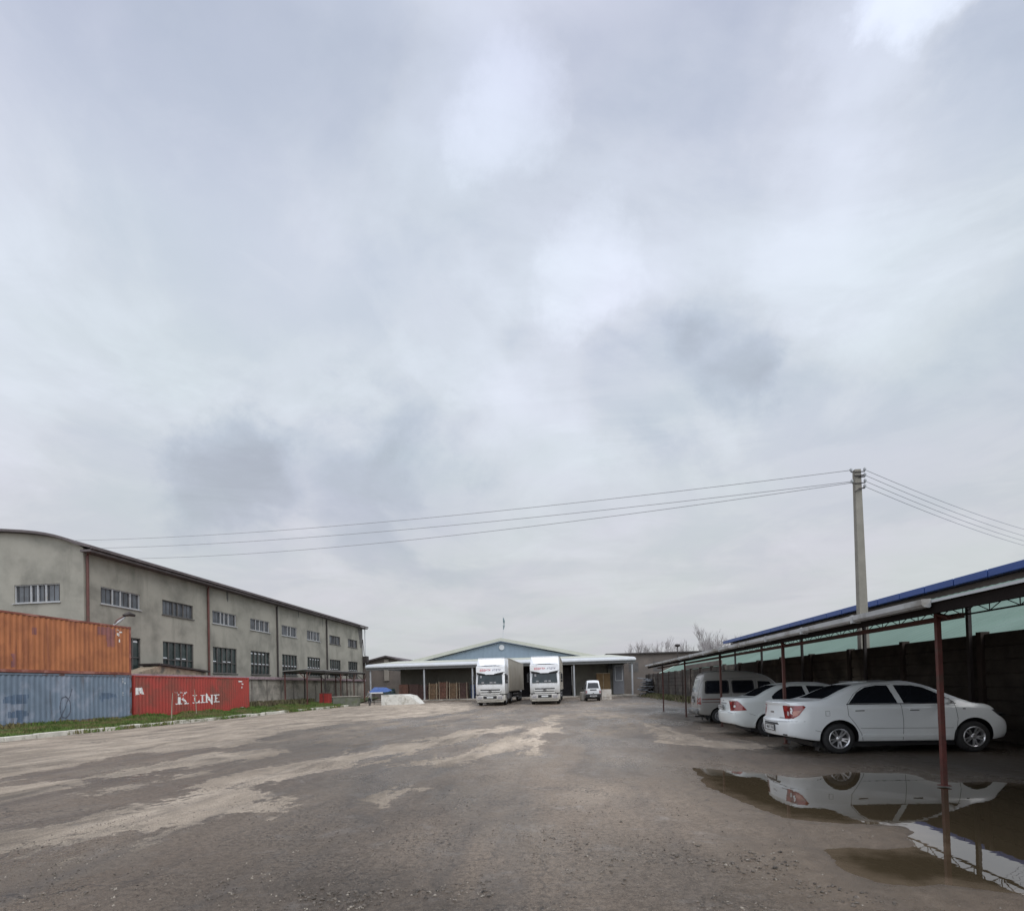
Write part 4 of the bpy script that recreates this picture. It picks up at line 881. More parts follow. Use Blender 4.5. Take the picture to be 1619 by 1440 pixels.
# ------------------------------------------------------------------ right boundary wall, carport, roofs behind
WX = 10.05
bw = thing('boundary_wall', 'dark precast boundary wall with posts behind the carport', 'wall', (WX, 30, 0))
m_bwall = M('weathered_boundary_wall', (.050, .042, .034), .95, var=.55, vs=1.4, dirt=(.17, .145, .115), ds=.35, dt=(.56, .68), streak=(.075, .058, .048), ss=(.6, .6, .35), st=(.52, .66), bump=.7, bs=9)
y = -4.0
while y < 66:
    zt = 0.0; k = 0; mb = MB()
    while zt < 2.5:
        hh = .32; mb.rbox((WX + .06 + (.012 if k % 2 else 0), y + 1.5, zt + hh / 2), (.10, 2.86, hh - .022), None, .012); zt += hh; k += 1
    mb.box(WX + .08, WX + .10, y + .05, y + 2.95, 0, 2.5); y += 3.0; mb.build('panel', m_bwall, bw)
m_bpost = M('brown_post', (.045, .032, .026), .9, var=.3); y = -4.0
while y < 66.5:
    mb = MB(); mb.box(WX - .06, WX + .14, y - .08, y + .08, 0, 2.6 + rnd.uniform(-.02, .02)); y += 3.0; mb.build('wall_post', m_bpost, bw)
mb = MB()
for (a, b_, z_) in ((35.8, 46.0, 2.9),): mb.rbox((WX + .05, (a + b_) / 2, z_ - .15), (.2, b_ - a, .34), None, .03)
mb.build('brick_course', m_brick, bw)
carp = thing('carport', 'long carport on thin red steel posts with white gutter over the parked cars', 'carport', (7.8, 15, 0))
CF, CBk = 5.0, 10.12; ZFc, ZBk = 2.52, 3.40; CY0, CY1 = -4.0, 32.7
slp = (ZBk - ZFc) / (CBk - CF)
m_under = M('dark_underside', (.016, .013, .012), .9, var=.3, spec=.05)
mb = MB(); V = []; nc = 120
for i in range(nc * 2 + 1):
    y = CY0 + (CY1 - CY0) * i / (nc * 2); h = .022 * (i % 2)
    V += [(CF - .03, y, ZFc + .055 + h), (CBk, y, ZBk + .055 + h)]
mb.add(V, [(2 * i, 2 * i + 2, 2 * i + 3, 2 * i + 1)[::-1] for i in range(nc * 2)]); mb.build('roof_sheet', m_white, carp)
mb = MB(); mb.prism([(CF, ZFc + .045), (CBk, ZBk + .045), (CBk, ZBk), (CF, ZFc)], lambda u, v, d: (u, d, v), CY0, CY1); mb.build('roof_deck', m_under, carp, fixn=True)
mb = MB(); mb.box(CF - .035, CF - .004, CY0, CY1, ZFc + .055, ZFc + .09); mb.build('edge_trim', m_white, carp); mb = MB(); mb.box(CF - .003, CF + .06, CY0, CY1, ZFc - .09, ZFc - .002); mb.build('edge_beam', m_under, carp)
mb = MB(); GP = [(CF - .04, ZFc + .11), (CF - .16, ZFc + .105), (CF - .16, ZFc + .03), (CF - .13, ZFc + .0), (CF - .06, ZFc - .01), (CF - .04, ZFc + .01)]
mb.prism(GP, lambda u, v, d: (u, d, v), 7.75, CY1 + .1); y = 9.5
while y < CY1: mb.box(CF - .17, CF - .03, y, y + .06, ZFc - .02, ZFc + .113); y += 1.95
mb.build('gutter', M('weathered_gutter', (.40, .41, .41), .5, var=.2, vs=2, dirt=(.22, .21, .19), ds=1.2), carp, fixn=True)
POSTS = [2.8, 8.35, 13.9, 19.3, 24.8, 30.3]; PX_ = 5.42
for y in POSTS:
    mb = MB(); zt = ZFc + (PX_ - CF) * slp - .02; mb.box(PX_ - .030, PX_ + .030, y - .030, y + .030, 0, zt); mb.box(PX_ - .06, PX_ + .06, y - .06, y + .06, 0, .01)
    mb.tube([(PX_, y, zt - .1), (PX_ - .001, y - .25, zt - .17)], .03, 6); mb.build('post', m_rustpost if y < 10 else m_rust, carp)
for y in POSTS:     # rafters
    mb = MB(); mb.prism([(CF + .05, ZFc - .005), (CBk - .1, ZBk - .02), (CBk - .1, ZBk - .11), (CF + .05, ZFc - .09)], lambda u, v, d: (u, d, v), y - .035, y + .035); mb.build('rafter', m_blacksteel, carp, fixn=True)
mb = MB(); mb.box(PX_ + .06, PX_ + .13, 8.0, CY1 - .3, 2.38, 2.45); mb.build('beam', m_rust, carp)
for X in (6.4, 7.5, 8.6, 9.4): z = ZFc + (X - CF) * slp; mb = MB(); mb.box(X, X + .05, CY0 + .1, CY1 - .1, z - .055, z - .006); mb.build('purlin', m_blacksteel, carp)
TX = 9.85; zt_, zb_ = 3.27, 3.06
mb = MB(); mb.box(TX - .025, TX + .025, CY0 + .1, CY1 - .2, zt_ - .02, zt_ + .02); mb.box(TX - .025, TX + .025, CY0 + .1, CY1 - .2, zb_ - .02, zb_ + .015)
y = CY0 + .2; k = 0
while y < CY1 - .8:
    mb.tube([(TX, y, zb_ if k % 2 else zt_), (TX, y + .42, zt_ if k % 2 else zb_)], .011, 4, False)
    if k % 2: mb.tube([(TX, y, zb_), (TX, y, zt_)], .011, 4, False)
    y += .42; k += 1
mb.build('lattice_truss', m_blacksteel, carp)
for y in (0.4, 5.0, 9.6, 14.2, 18.8, 23.5, 28.1, 32.3):
    mb = MB(); mb.box(WX - .16, WX - .08, y - .045, y + .045, 0, 3.33); mb.build('back_post', m_blacksteel, carp)
# green roof behind the wall
gr = thing('green_roof_shed', 'long shed with pale green sheet roof behind the boundary wall', 'shed', (14.5, 30, 0))
m_green = M('faded_green_sheet', (.098, .165, .125), .6, var=.10, vs=.4, dirt=(.12, .19, .15), ds=.3)
GX0, GX1, GZ0, GZ1 = 11.35, 17.3, 2.56, 5.15
mb = MB(); V = []; n_ = 360; Y0_, Y1_ = -6.0, 67.0
for i in range(n_ + 1):
    y = Y0_ + (Y1_ - Y0_) * i / n_; h = .02 * (i % 2); V += [(GX0, y, GZ0 + h), (GX1, y, GZ1 + h)]
mb.add(V, [(2 * i, 2 * i + 1, 2 * i + 3, 2 * i + 2) for i in range(n_)]); mb.add([(x, y, z - .06) for x, y, z in V], [(2 * i, 2 * i + 2, 2 * i + 3, 2 * i + 1) for i in range(n_)])
mb.build('roof', m_green, gr)
mb = MB(); mb.prism([(GX0 - .1, GZ0 - .02), (GX0 + .15, GZ0 + .12), (GX1, GZ1 + .09), (GX1, GZ1 - .14), (GX0 - .1, GZ0 - .16)], lambda u, v, d: (u, d, v), Y1_ + .002, Y1_ + .1); mb.build('verge', M('pale_green_trim', (.52, .62, .56), .5), gr, fixn=True)
mb = MB(); mb.box(GX0 + .3, GX0 + .5, Y0_ + .1, Y1_ - .1, 0, GZ0); mb.box(GX1 - .3, GX1 - .1, Y0_ + .1, Y1_ - .1, 0, GZ1 - .2); mb.build('wall', m_fence, gr)
bl = thing('blue_roof_building', 'dark building with bright blue roof edge behind the green roof', 'building', (22, 30, 0))
mb = MB(); mb.box(18.3, 34, -8, 61, 0, 5.62); mb.build('wall', M('brown_grey_wall', (.10, .085, .075), .9, var=.3, vs=.6), bl)
m_bluef = M('blue_roof_fascia', (.022, .062, .235), .42, var=.12, vs=.5)
mb = MB(); y = -7.5
while y < 61.5: mb.rbox((17.98, y + 1.0, 5.84), (.06, 1.94, .32), None, .015); y += 2.0
mb.build('fascia', m_bluef, bl)
mb = MB(); mb.prism([(18.02, 5.66), (18.02, 5.98), (34, 7.6), (34, 7.3)], lambda u, v, d: (u, d, v), -7.8, 61.6); mb.build('roof', M('blue_roof_sheet', (.03, .07, .22), .5), bl, fixn=True)

# ------------------------------------------------------------------ utility pole and wires
p = ATX(1365, 1010, 11.05); UX, UY = 11.05, p.y
up = thing('utility_pole', 'tapered concrete utility pole rising behind the carport', 'utility pole', (UX, UY, 0))
m_pole = M('pole_concrete', (.205, .19, .16), .9, var=.15, vs=2, streak=(.24, .22, .19), ss=(2, 2, .3), bump=.3)
topz = ATY(1354, 743, UY).z
mb = MB(); V = []; hs = [(0, .165), (topz * .5, .14), (topz, .108)]
for z, q in hs: V += [(UX - q, UY - q * .8, z), (UX + q, UY - q * .8, z), (UX + q, UY + q * .8, z), (UX - q, UY + q * .8, z)]
F = [(4 * k + i, 4 * k + (i + 1) % 4, 4 * k + 4 + (i + 1) % 4, 4 * k + 4 + i) for k in range(2) for i in range(4)] + [(8, 9, 10, 11)]
mb.add(V, F); mb.build('shaft', m_pole, up)
cr = MB(); ins = []
for z, xs in ((topz - .08, (-.26, .22)), (topz - .50, (-.24, .22)), (topz - .28, (.22,)), (topz - .70, (.20,))):
    for q in xs: cr.tube([(UX, UY - .1, z - .03), (UX + q, UY - .12, z - .03)], .02, 6); ins.append((UX + q, UY - .12, z + .03))
cr.tube([(UX - .16, UY - .14, topz - .26), (UX + .16, UY - .14, topz - .26)], .03); cr.tube([(UX - .17, UY - .14, topz - .85), (UX + .17, UY - .14, topz - .70)], .018)
cr.build('crossarm', m_blacksteel, up)
for (x, y, z) in ins: mb = MB(); mb.tube([(x, y, z - .05), (x, y, z - .01), (x, y, z + .04), (x, y, z + .09)], [.02, .045, .05, .02], 8); mb.build('insulator', m_galv, up)
m_wire = M('wire_aluminium', (.24, .24, .25), .5, .3)
def wire(a, b_, sag, label, grp, r=.011):
    a, b_ = Vector(a), Vector(b_); pts = []
    for k in range(25):
        s = k / 24; q = a.lerp(b_, s); q.z -= sag * 4 * s * (1 - s); pts.append(q)
    mb = MB(); mb.tube(pts, r, 5); o = mb.build('power_line', m_wire, None, True, loc=tuple(a)); tag(o, label, 'wire', grp)
LW = [((UX - .26, UY - .12, topz - .04), (100, 854.5), .55, 'uppermost wire sagging from the pole towards the factory hall'),
      ((UX - .24, UY - .12, topz - .46), (100, 867.5), .55, 'middle wire from the pole towards the factory hall'),
      ((UX - .24, UY - .10, topz - .50), (140, 883.5), .75, 'lowest wire from the pole towards the factory hall')]
for a, (x, y), sag, lab in LW: wire(a, ATX(x, y, -38), sag, lab, 'wires to the factory hall', .012)
RW = [(ins[1], (1619, 832), 'uppermost wire leaving the pole to the right'), (ins[4], (1619, 842.5), 'second wire leaving the pole to the right'),
      (ins[3], (1619, 850.5), 'third wire leaving the pole to the right'), (ins[5], (1619, 857.5), 'lowest wire leaving the pole to the right')]
for a, (x, y), lab in RW:
    e = ATY(x, y, 34.0); a = Vector(a); d = e - a; wire(a, a + d * 1.6 + Vector((0, 0, .25)), .35, lab, 'wires leaving to the right', .009)
# ------------------------------------------------------------------ vehicles
def spl(P, x):         # smooth monotone-ish interpolation through (x, v) points
    if x <= P[0][0]: return P[0][1]
    if x >= P[-1][0]: return P[-1][1]
    for i in range(len(P) - 1):
        if P[i][0] <= x <= P[i + 1][0]:
            x0, y0 = P[i]; x1, y1 = P[i + 1]; h = x1 - x0; t = (x - x0) / h
            def sl_(j):
                if j <= 0 or j >= len(P) - 1: return (P[min(j + 1, len(P) - 1)][1] - P[max(j - 1, 0)][1]) / (P[min(j + 1, len(P) - 1)][0] - P[max(j - 1, 0)][0])
                a = (P[j][1] - P[j - 1][1]) / (P[j][0] - P[j - 1][0]); b = (P[j + 1][1] - P[j][1]) / (P[j + 1][0] - P[j][0])
                return 0 if a * b <= 0 else 2 * a * b / (a + b)
            m0, m1 = sl_(i) * h, sl_(i + 1) * h
            return (2 * t**3 - 3 * t * t + 1) * y0 + (t**3 - 2 * t * t + t) * m0 + (-2 * t**3 + 3 * t * t) * y1 + (t**3 - t * t) * m1
def cr_pts(P, sub):
    out = []; n = len(P)
    for i in range(n - 1):
        p0, p1, p2, p3 = P[max(i - 1, 0)], P[i], P[i + 1], P[min(i + 2, n - 1)]
        for k in range(sub):
            t = k / sub
            out.append(tuple(.5 * ((2 * p1[q]) + (-p0[q] + p2[q]) * t + (2 * p0[q] - 5 * p1[q] + 4 * p2[q] - p3[q]) * t * t + (-p0[q] + 3 * p1[q] - 3 * p2[q] + p3[q]) * t**3) for q in (0, 1)))
    out.append(P[-1]); return out
def car_shell(c):
    Lc, Wd = c['L'], c['W'] / 2; xs = []
    def plan(s):
        w = 1.0
        for t, r, k in ((s, c['rr'], c['rk']), (Lc - s, c['fr'], c['fk'])):
            if t < r: u = 1 - t / r; w = min(w, 1 - k * (1 - math.sqrt(max(0, 1 - u * u))))
        return w
    st = [0, .012, .03, .06, .10, .15, .21, .28, .36]; st = st + [Lc - q for q in st]
    q = .42
    while q < Lc - .42: st.append(q); q += .055
    st = sorted(set(st)); rings = []
    for s in st:
        zt = spl(c['top'], s); zs = min(spl(c['belt'], s), zt - .012); zb = spl(c['bot'], s); w = Wd * plan(s); g = zt - zs
        gf = min(1, g / .3); sw = w * (1 - c['sh'] * 1.0); yr = sw - g * c['tumble'] - .03; H = zs - zb
        P = [(0, zb), (w * .55, zb), (w * .88, zb + .005), (w * .955, zb + .05), (w * .985, zb + H * .28), (w, zb + H * .5), (w * .998, zb + H * .68), (w * .985, zs - .09), (w * .97, zs - .035),
             (sw, zs), (sw - g * c['tumble'] * .30 - .003, zs + g * .30), (sw - g * c['tumble'] * .62 - .01, zs + g * .60), (yr + .035 * gf, zt - .075 * gf - .002), (yr - .035 * gf - .02, zt - .026 * gf), (yr * .55, zt - .006 * gf), (0, zt)]
        P = cr_pts(P, 4)
        R_ = []
        for (y, z) in P:
            x = s
            fr_ = max(0, 1 - s / .55); ff = max(0, 1 - (Lc - s) / .55)
            x += spl(c['rface'], z) * fr_ ; x -= spl(c['fface'], z) * ff
            R_.append((x, y, z))
        rings.append(R_)
    n = len(rings[0]); V = []; F = []
    for R_ in rings: V += R_ + [(x, -y, z) for x, y, z in R_[1:-1]][::-1]
    m = 2 * n - 2
    for i in range(len(rings) - 1):
        for j in range(m):
            k = (j + 1) % m; F.append((i * m + j, i * m + k, (i + 1) * m + k, (i + 1) * m + j))
    mb = MB(); mb.add(V, F)
    # end caps, bowed outward
    for e, sgn in ((0, 1), (len(rings) - 1, -1)):
        R_ = rings[e]; nc = 10; CV = []; W0 = max(p[1] for p in R_); bow = c['rbow'] if e == 0 else c['fbow']
        for (x, y, z) in R_:
            for q in range(nc + 1):
                yy = y * (1 - 2 * q / nc); CV.append((x - sgn * bow * (max(y, .001) ** 2 - yy * yy) / W0 ** 2 * (1 if y > .01 else 0), yy, z))
        CF_ = []
        for i in range(n - 1):
            for q in range(nc):
                f = (i * (nc + 1) + q, i * (nc + 1) + q + 1, (i + 1) * (nc + 1) + q + 1, (i + 1) * (nc + 1) + q); CF_.append(f if sgn == 1 else f[::-1])
        mb.add(CV, CF_)
    me = bpy.data.meshes.new('tmp'); me.from_pydata(mb.v, [], mb.f)
    bm = bmesh.new(); bm.from_mesh(me); bmesh.ops.remove_doubles(bm, verts=bm.verts, dist=.0008)
    bmesh.ops.dissolve_degenerate(bm, dist=.0005, edges=bm.edges); bmesh.ops.recalc_face_normals(bm, faces=bm.faces)
    # carve the wheel arches
    bm.to_mesh(me); bm.free()
    return me
def carve(me, cyls, mats):
    o = bpy.data.objects.new('tmpo', me); COL.objects.link(o)
    cb = MB()
    for (x, z, r, y0, y1) in cyls:
        n = 40; V = [(x + r * math.cos(2 * math.pi * k / n), y0, z + r * math.sin(2 * math.pi * k / n)) for k in range(n)] + [(x + r * math.cos(2 * math.pi * k / n), y1, z + r * math.sin(2 * math.pi * k / n)) for k in range(n)]
        F = [tuple(range(n))[::-1], tuple(range(n, 2 * n))] + [(k, (k + 1) % n, n + (k + 1) % n, n + k) for k in range(n)]
        cb.add(V, F)
    cut = cb.build('tmpc', mats[0], None, fixn=True)
    md = o.modifiers.new('b', 'BOOLEAN'); md.operation = 'DIFFERENCE'; md.object = cut; md.solver = 'EXACT'
    dg = bpy.context.evaluated_depsgraph_get(); ev = o.evaluated_get(dg); nm = bpy.data.meshes.new_from_object(ev)
    bpy.data.objects.remove(o); bpy.data.objects.remove(cut)
    nm.materials.clear(); nm.materials.append(mats[0]); nm.materials.append(mats[1])
    for p in nm.polygons:
        c = p.center; inside = any((c.x - x) ** 2 + (c.z - z) ** 2 < (r + .004) ** 2 and min(y0, y1) - .01 < c.y < max(y0, y1) + .01 and (abs(p.normal.y) < .3 or abs(abs(c.y) - min(abs(y0), abs(y1))) < .02) for x, z, r, y0, y1 in cyls)
        p.material_index = 1 if (inside or (p.normal.z < -.8 and c.z < .35)) else 0
        p.use_smooth = not inside
    nm.set_sharp_from_angle(angle=R(33))
    return nm
def decal(bvh, poly, face, off, mat, name, parent, depth=.006, maxe=.07, smooth=True):
    """a thin plate laid on the body: poly outline seen from `face` ('R','L' sides: x,z; 'B','F' ends: y,z; 'T': x,y)"""
    ax = {'R': ((0, -5), (0, 1)), 'L': ((0, 5), (0, -1)), 'B': None, 'F': None}
    bm = bmesh.new(); vs = [bm.verts.new((u, v, 0)) for u, v in poly]; bm.faces.new(vs)
    bmesh.ops.triangulate(bm, faces=bm.faces)
    for _ in range(5):
        le = [e for e in bm.edges if e.calc_length() > maxe]
        if not le: break
        bmesh.ops.subdivide_edges(bm, edges=le, cuts=1); bmesh.ops.triangulate(bm, faces=[f for f in bm.faces if len(f.verts) > 3])
    D = {'R': Vector((0, 1, 0)), 'L': Vector((0, -1, 0)), 'B': Vector((1, 0, 0)), 'F': Vector((-1, 0, 0)), 'T': Vector((0, 0, -1))}[face]
    last = None; base = {}
    for v in bm.verts:
        u, w = v.co.x, v.co.y
        P = Vector((u, 0, w)) if face in 'RL' else (Vector((0, u, w)) if face in 'BF' else Vector((u, w, 0)))
        o = P - D * 8; hit, nrm, _, _ = bvh.ray_cast(o, D)
        if hit is None: hit = P + D * (0 if last is None else (last - P).dot(D)); nrm = -D
        last = hit
        if nrm.dot(D) > 0: nrm = -nrm
        v.co = hit + nrm * off; base[v] = hit - nrm * .004
    be = [e for e in bm.edges if e.is_boundary]
    ret = bmesh.ops.extrude_edge_only(bm, edges=be)
    nv = [g for g in ret['geom'] if isinstance(g, bmesh.types.BMVert)]
    tree = {}
    for v in base: tree[tuple(round(q, 5) for q in v.co)] = base[v]
    for v in nv:
        k = tuple(round(q, 5) for q in v.co)
        if k in tree: v.co = tree[k]
    bmesh.ops.recalc_face_normals(bm, faces=bm.faces)
    me = bpy.data.meshes.new(name); bm.to_mesh(me); bm.free(); me.materials.append(mat)
    if smooth: me.polygons.foreach_set('use_smooth', [True] * len(me.polygons)); me.set_sharp_from_angle(angle=R(50))
    o = bpy.data.objects.new(name, me); COL.objects.link(o); o.parent = parent; return o
def seam(bvh, pts, face, mat, name, parent, w=.005):
    P = []
    D = {'R': Vector((0, 1, 0)), 'L': Vector((0, -1, 0)), 'B': Vector((1, 0, 0)), 'F': Vector((-1, 0, 0))}[face]
    for (u, v), (u2, v2) in zip(pts[:-1], pts[1:]):
        n = max(2, int(math.hypot(u2 - u, v2 - v) / .04))
        for k in range(n): P.append((u + (u2 - u) * k / n, v + (v2 - v) * k / n))
    P.append(pts[-1]); W_ = []
    for u, w_ in P:
        q = Vector((u, 0, w_)) if face in 'RL' else Vector((0, u, w_))
        h, nr, _, _ = bvh.ray_cast(q - D * 8, D)
        if h is not None: W_.append(h)
    mb = MB(); mb.tube(W_, w, 4, False); return mb
def lathe(prof, n, axis='y', sgn=1):   # prof: (radius, depth)
    mb = MB(); V = []
    for (r_, d) in prof:
        for k in range(n):
            a = 2 * math.pi * k / n; V.append((r_ * math.cos(a), d * sgn, r_ * math.sin(a)))
    F = [(i * n + k, i * n + (k + 1) % n, (i + 1) * n + (k + 1) % n, (i + 1) * n + k) for i in range(len(prof) - 1) for k in range(n)]
    return mb.add(V, F)
def wheel(parent, x, y, r, sgn, rim_r, spokes, rimmat, width=.19, rot=0.0, dual=False):
    """sgn = -1: outer face looks to -y"""
    w2 = width / 2
    P = [(rim_r, -w2 + .02), (rim_r + .012, -w2), (r * .86, -w2 - .004), (r * .955, -w2 + .012), (r, -w2 + .04), (r, w2 - .04), (r * .955, w2 - .012), (r * .86, w2), (rim_r, w2), (rim_r, -w2 + .02)]
    t = lathe(P, 40, sgn=-sgn); o = t.build('wheel', m_rubber, parent, True, local=True, fixn=True); o.location = (x, y, r); o.data.set_sharp_from_angle(angle=R(50))
    d0 = -w2
    rp = lathe([(rim_r + .006, d0 + .0), (rim_r - .006, d0 - .004), (rim_r - .022, d0 + .012), (rim_r - .03, w2 - .03)], 40, sgn=-sgn)
    def P3(a, rr, d): return (rr * math.cos(a), -sgn * d, rr * math.sin(a))
    if spokes:
        for k in range(spokes):
            a = rot + 2 * math.pi * k / spokes + (.12 if k % 2 else -.12) * (spokes == 10)
            for (r0, r1, h0, h1, d_) in ((.035, rim_r - .015, .020, .0135, 0),):
                pa = 0.0; V = []
                for rr, hw_, dd in ((r0, h0, d0 + .026), (rim_r * .6, h1, d0 + .012), (r1, h1 * 1.15, d0 + .004)):
                    for s_ in (-1, 1):
                        for dz in (0, .03): V.append((rr * math.cos(a) - s_ * hw_ * math.sin(a), -sgn * (dd + dz), rr * math.sin(a) + s_ * hw_ * math.cos(a)))
                F = []
                for i in range(2):
                    b0 = i * 4; F += [(b0, b0 + 2, b0 + 6, b0 + 4), (b0, b0 + 4, b0 + 5, b0 + 1), (b0 + 2, b0 + 3, b0 + 7, b0 + 6)]
                rp.add(V, F)
        hub = lathe([(.0, d0 + .012), (.04, d0 + .014), (.06, d0 + .024), (.062, d0 + .06)], 20, sgn=-sgn)
    else:
        hub = lathe([(.0, d0 + .03), (.05, d0 + .03), (.07, d0 + .05), (rim_r * .6, d0 + .035), (rim_r * .8, d0 + .06), (rim_r - .02, d0 + .05)], 30, sgn=-sgn)
    rp.add(hub.v, hub.f)
    q = rp.build('rim', rimmat, o, False, local=True, fixn=True); q.data.polygons.foreach_set('use_smooth', [True] * len(q.data.polygons)); q.data.set_sharp_from_angle(angle=R(35))
    bk = lathe([(.0, d0 + .075), (rim_r - .02, d0 + .08)], 30, sgn=-sgn); z = bk.build('brake_disc', m_black, o, local=True)
    return o
def paint(name, col, grad=None):
    m = M(name, col, .32, 0, var=.025, vs=1.5, coat=.6, spec=.4, grad=grad)
    return m
m_pw = paint('white_car_paint', (.72, .745, .745), (.15, .55, (.40, .39, .36), .22)); m_pc = paint('cream_white_car_paint', (.64, .67, .655), (.15, .55, (.36, .35, .31), .45))
m_ps = paint('silver_van_paint', (.27, .265, .25), (.2, .8, (.24, .22, .19), .6)); m_pv = paint('white_van_paint', (.64, .66, .67), (.2, .8, (.40, .38, .34), .4))
m_glass = M('tinted_car_glass', (.012, .014, .018), .06, var=.3, spec=.6); m_lite = M('pale_van_glass', (.15, .16, .165), .12, var=.2, vs=3)
m_red_l = bpy.data.materials.new('tail_light_red'); m_red_l.use_nodes = True
_b = m_red_l.node_tree.nodes['Principled BSDF']; _b.inputs['Roughness'].default_value = .12; _b.inputs['Coat Weight'].default_value = 1
_t = m_red_l.node_tree; _co = N(_t, 'ShaderNodeTexCoord').outputs['Object']
L(_t, MIX(_t, MR(_t, NOISE(_t, _co, 9, 2).outputs['Fac'], .42, .6, 0, 1), (.13, .005, .006), (.27, .020, .018)), _b.inputs['Base Color'])
m_lens = M('clear_lens', (.42, .40, .39), .1, var=.1, coat=1); m_chrome = M('chrome_trim', (.55, .55, .56), .15, .9, var=.05); m_amber = M('pale_red_lens', (.42, .16, .12), .1, var=.3, vs=20, coat=1)
m_plate = M('plate_white', (.62, .63, .62), .5, var=.1); m_seam = M('panel_gap', (.05, .052, .055), .7, var=.1); m_shade = M('seat_fabric', (.05, .05, .05), .9)
def arch_lip(x, r, ya): 
    return [(x + r * math.cos(a), r * math.sin(a)) for a in [math.pi * k / 16 for k in range(17)]]
def build_car(c, name, label, cat, loc, rz_=0.0, group=None):
    th = thing(name, label, cat, (0, 0, 0), 0, group); W2 = c['W'] / 2; r = c['wr']
    me = car_shell(c); ra = c['arch']
    cy = []
    for x in (c['xr'], c['xf']):
        for s in (-1, 1): cy.append((x, r + .01, ra, s * (W2 - .30), s * (W2 + .3)))
    nm = carve(me, cy, (c['paint'], m_black)); body = bpy.data.objects.new('body', nm); COL.objects.link(body); body.parent = th
    bm = bmesh.new(); bm.from_mesh(me); bvh = BVHTree.FromBMesh(bm); bm.free()
    for x in (c['xr'], c['xf']):
        for s in (-1, 1):
            wheel(th, x, s * (W2 - .115), r, s, c['rim'], c['spokes'], c['rimmat'], c.get('ww', .19), rot=.3 + x)
            lp = seam(bvh, [(x + ra * math.cos(math.pi * (k / 20 * 1.06 - .03)), r + .01 + ra * math.sin(math.pi * (k / 20 * 1.06 - .03))) for k in range(21)], 'R' if s < 0 else 'L', c['paint'], 'x', th)
            if lp.v: lp2 = lp
            mbx = MB(); mbx.v, mbx.f, mbx.mi = lp.v, lp.f, [0] * len(lp.f); 
    for (nm_, face, poly, off, mat, both) in c['decals']:
        par = th
        o = decal(bvh, poly, face, off, mat, nm_, par)
        if both == 'y':
            if face in 'RL': decal(bvh, poly, 'L' if face == 'R' else 'R', off, mat, nm_, par)
            else: decal(bvh, [(-u, v) for u, v in poly][::-1], face, off, mat, nm_, par)
    sm = MB()
    for face, pts in c['seams']:
        for fc in ((face, 'L') if face == 'R' else (face,)):
            q = seam(bvh, pts, fc, m_seam, '', th, .0045); 
            if q.v: sm.add(q.v, q.f)
    if sm.v: sm.build('panel_gaps', m_seam, th, local=True)
    if c.get('extra'): c['extra'](th, bvh)
    th.location = loc; th.rotation_euler = (0, 0, rz_); bpy.data.meshes.remove(me); return th
def plate_marks(th, x, y0, y1, z0, z1):
    p = MB(); p.rbox((x + .008, (y0 + y1) / 2, (z0 + z1) / 2), (.012, y1 - y0, z1 - z0), None, 0); o = p.build('number_plate', m_plate, th, local=True)
    k = MB(); yy = y0 + .04; i = 0
    r = random.Random(int(y0 * 1000))
    while yy < y1 - .05:
        w_ = r.choice((.026, .030, .034)); zc = (z0 + z1) / 2; hh = (z1 - z0) * .28
        for (a, b_, c_, d_) in r.choice([((0, 1, -1, -.7), (0, 1, .7, 1), (0, .3, -1, 1)), ((0, 1, -.15, .15), (0, .3, -1, 1), (.7, 1, -1, 1)), ((.35, .65, -1, 1),), ((0, 1, .7, 1), (.6, .95, -1, 1)), ((0, .3, -1, 1), (0, 1, -1, -.7), (.7, 1, -1, .2))]):
            k.box(x - .001, x + .0025, yy + a * w_, yy + b_ * w_, zc + c_ * hh, zc + d_ * hh)
        yy += w_ + .017
    k.build('plate_characters', m_black, o, local=True)
    f = MB(); 
    for (a, b_, c_, d_) in ((y0 - .012, y1 + .012, z0 - .012, z0), (y0 - .012, y1 + .012, z1, z1 + .012), (y0 - .012, y0, z0, z1), (y1, y1 + .012, z0, z1)): f.box(x - .006, x + .012, a, b_, c_, d_)
    f.build('plate_frame', m_black, o, local=True)

# ---- front sedan (nose to +x): large wrap-round tail lamps, ten-spoke wheels
A = dict(L=4.40, W=1.735, wr=.318, arch=.385, xr=.985, xf=3.605, rim=.205, spokes=10, rimmat=m_alloy, paint=m_pw, sh=.052, tumble=.46, rr=.42, rk=.20, fr=.75, fk=.36, rbow=.10, fbow=.20,
    top=[(0, 1.08), (.06, 1.10), (.3, 1.115), (.60, 1.12), (.80, 1.16), (1.2, 1.345), (1.5, 1.455), (1.8, 1.50), (2.15, 1.517), (2.5, 1.50), (2.8, 1.435), (3.15, 1.275), (3.5, 1.085), (3.66, 1.02), (4.0, .975), (4.2, .915), (4.34, .825), (4.40, .74)],
    belt=[(0, 1.03), (.3, 1.04), (1.0, 1.045), (1.6, 1.02), (2.4, 1.00), (3.2, .975), (3.6, .95), (4.1, .875), (4.48, .66)],
    bot=[(0, .36), (.25, .30), (.6, .26), (1.2, .245), (3.3, .235), (4.0, .24), (4.40, .30)],
    rface=[(0, .10), (.28, .07), (.38, .015), (.60, 0), (.69, .01), (.73, .055), (.80, .06), (1.0, .07), (1.06, .05)], fface=[(0, .05), (.25, .02), (.45, 0), (.6, .02), (.8, .16), (1, .2)])
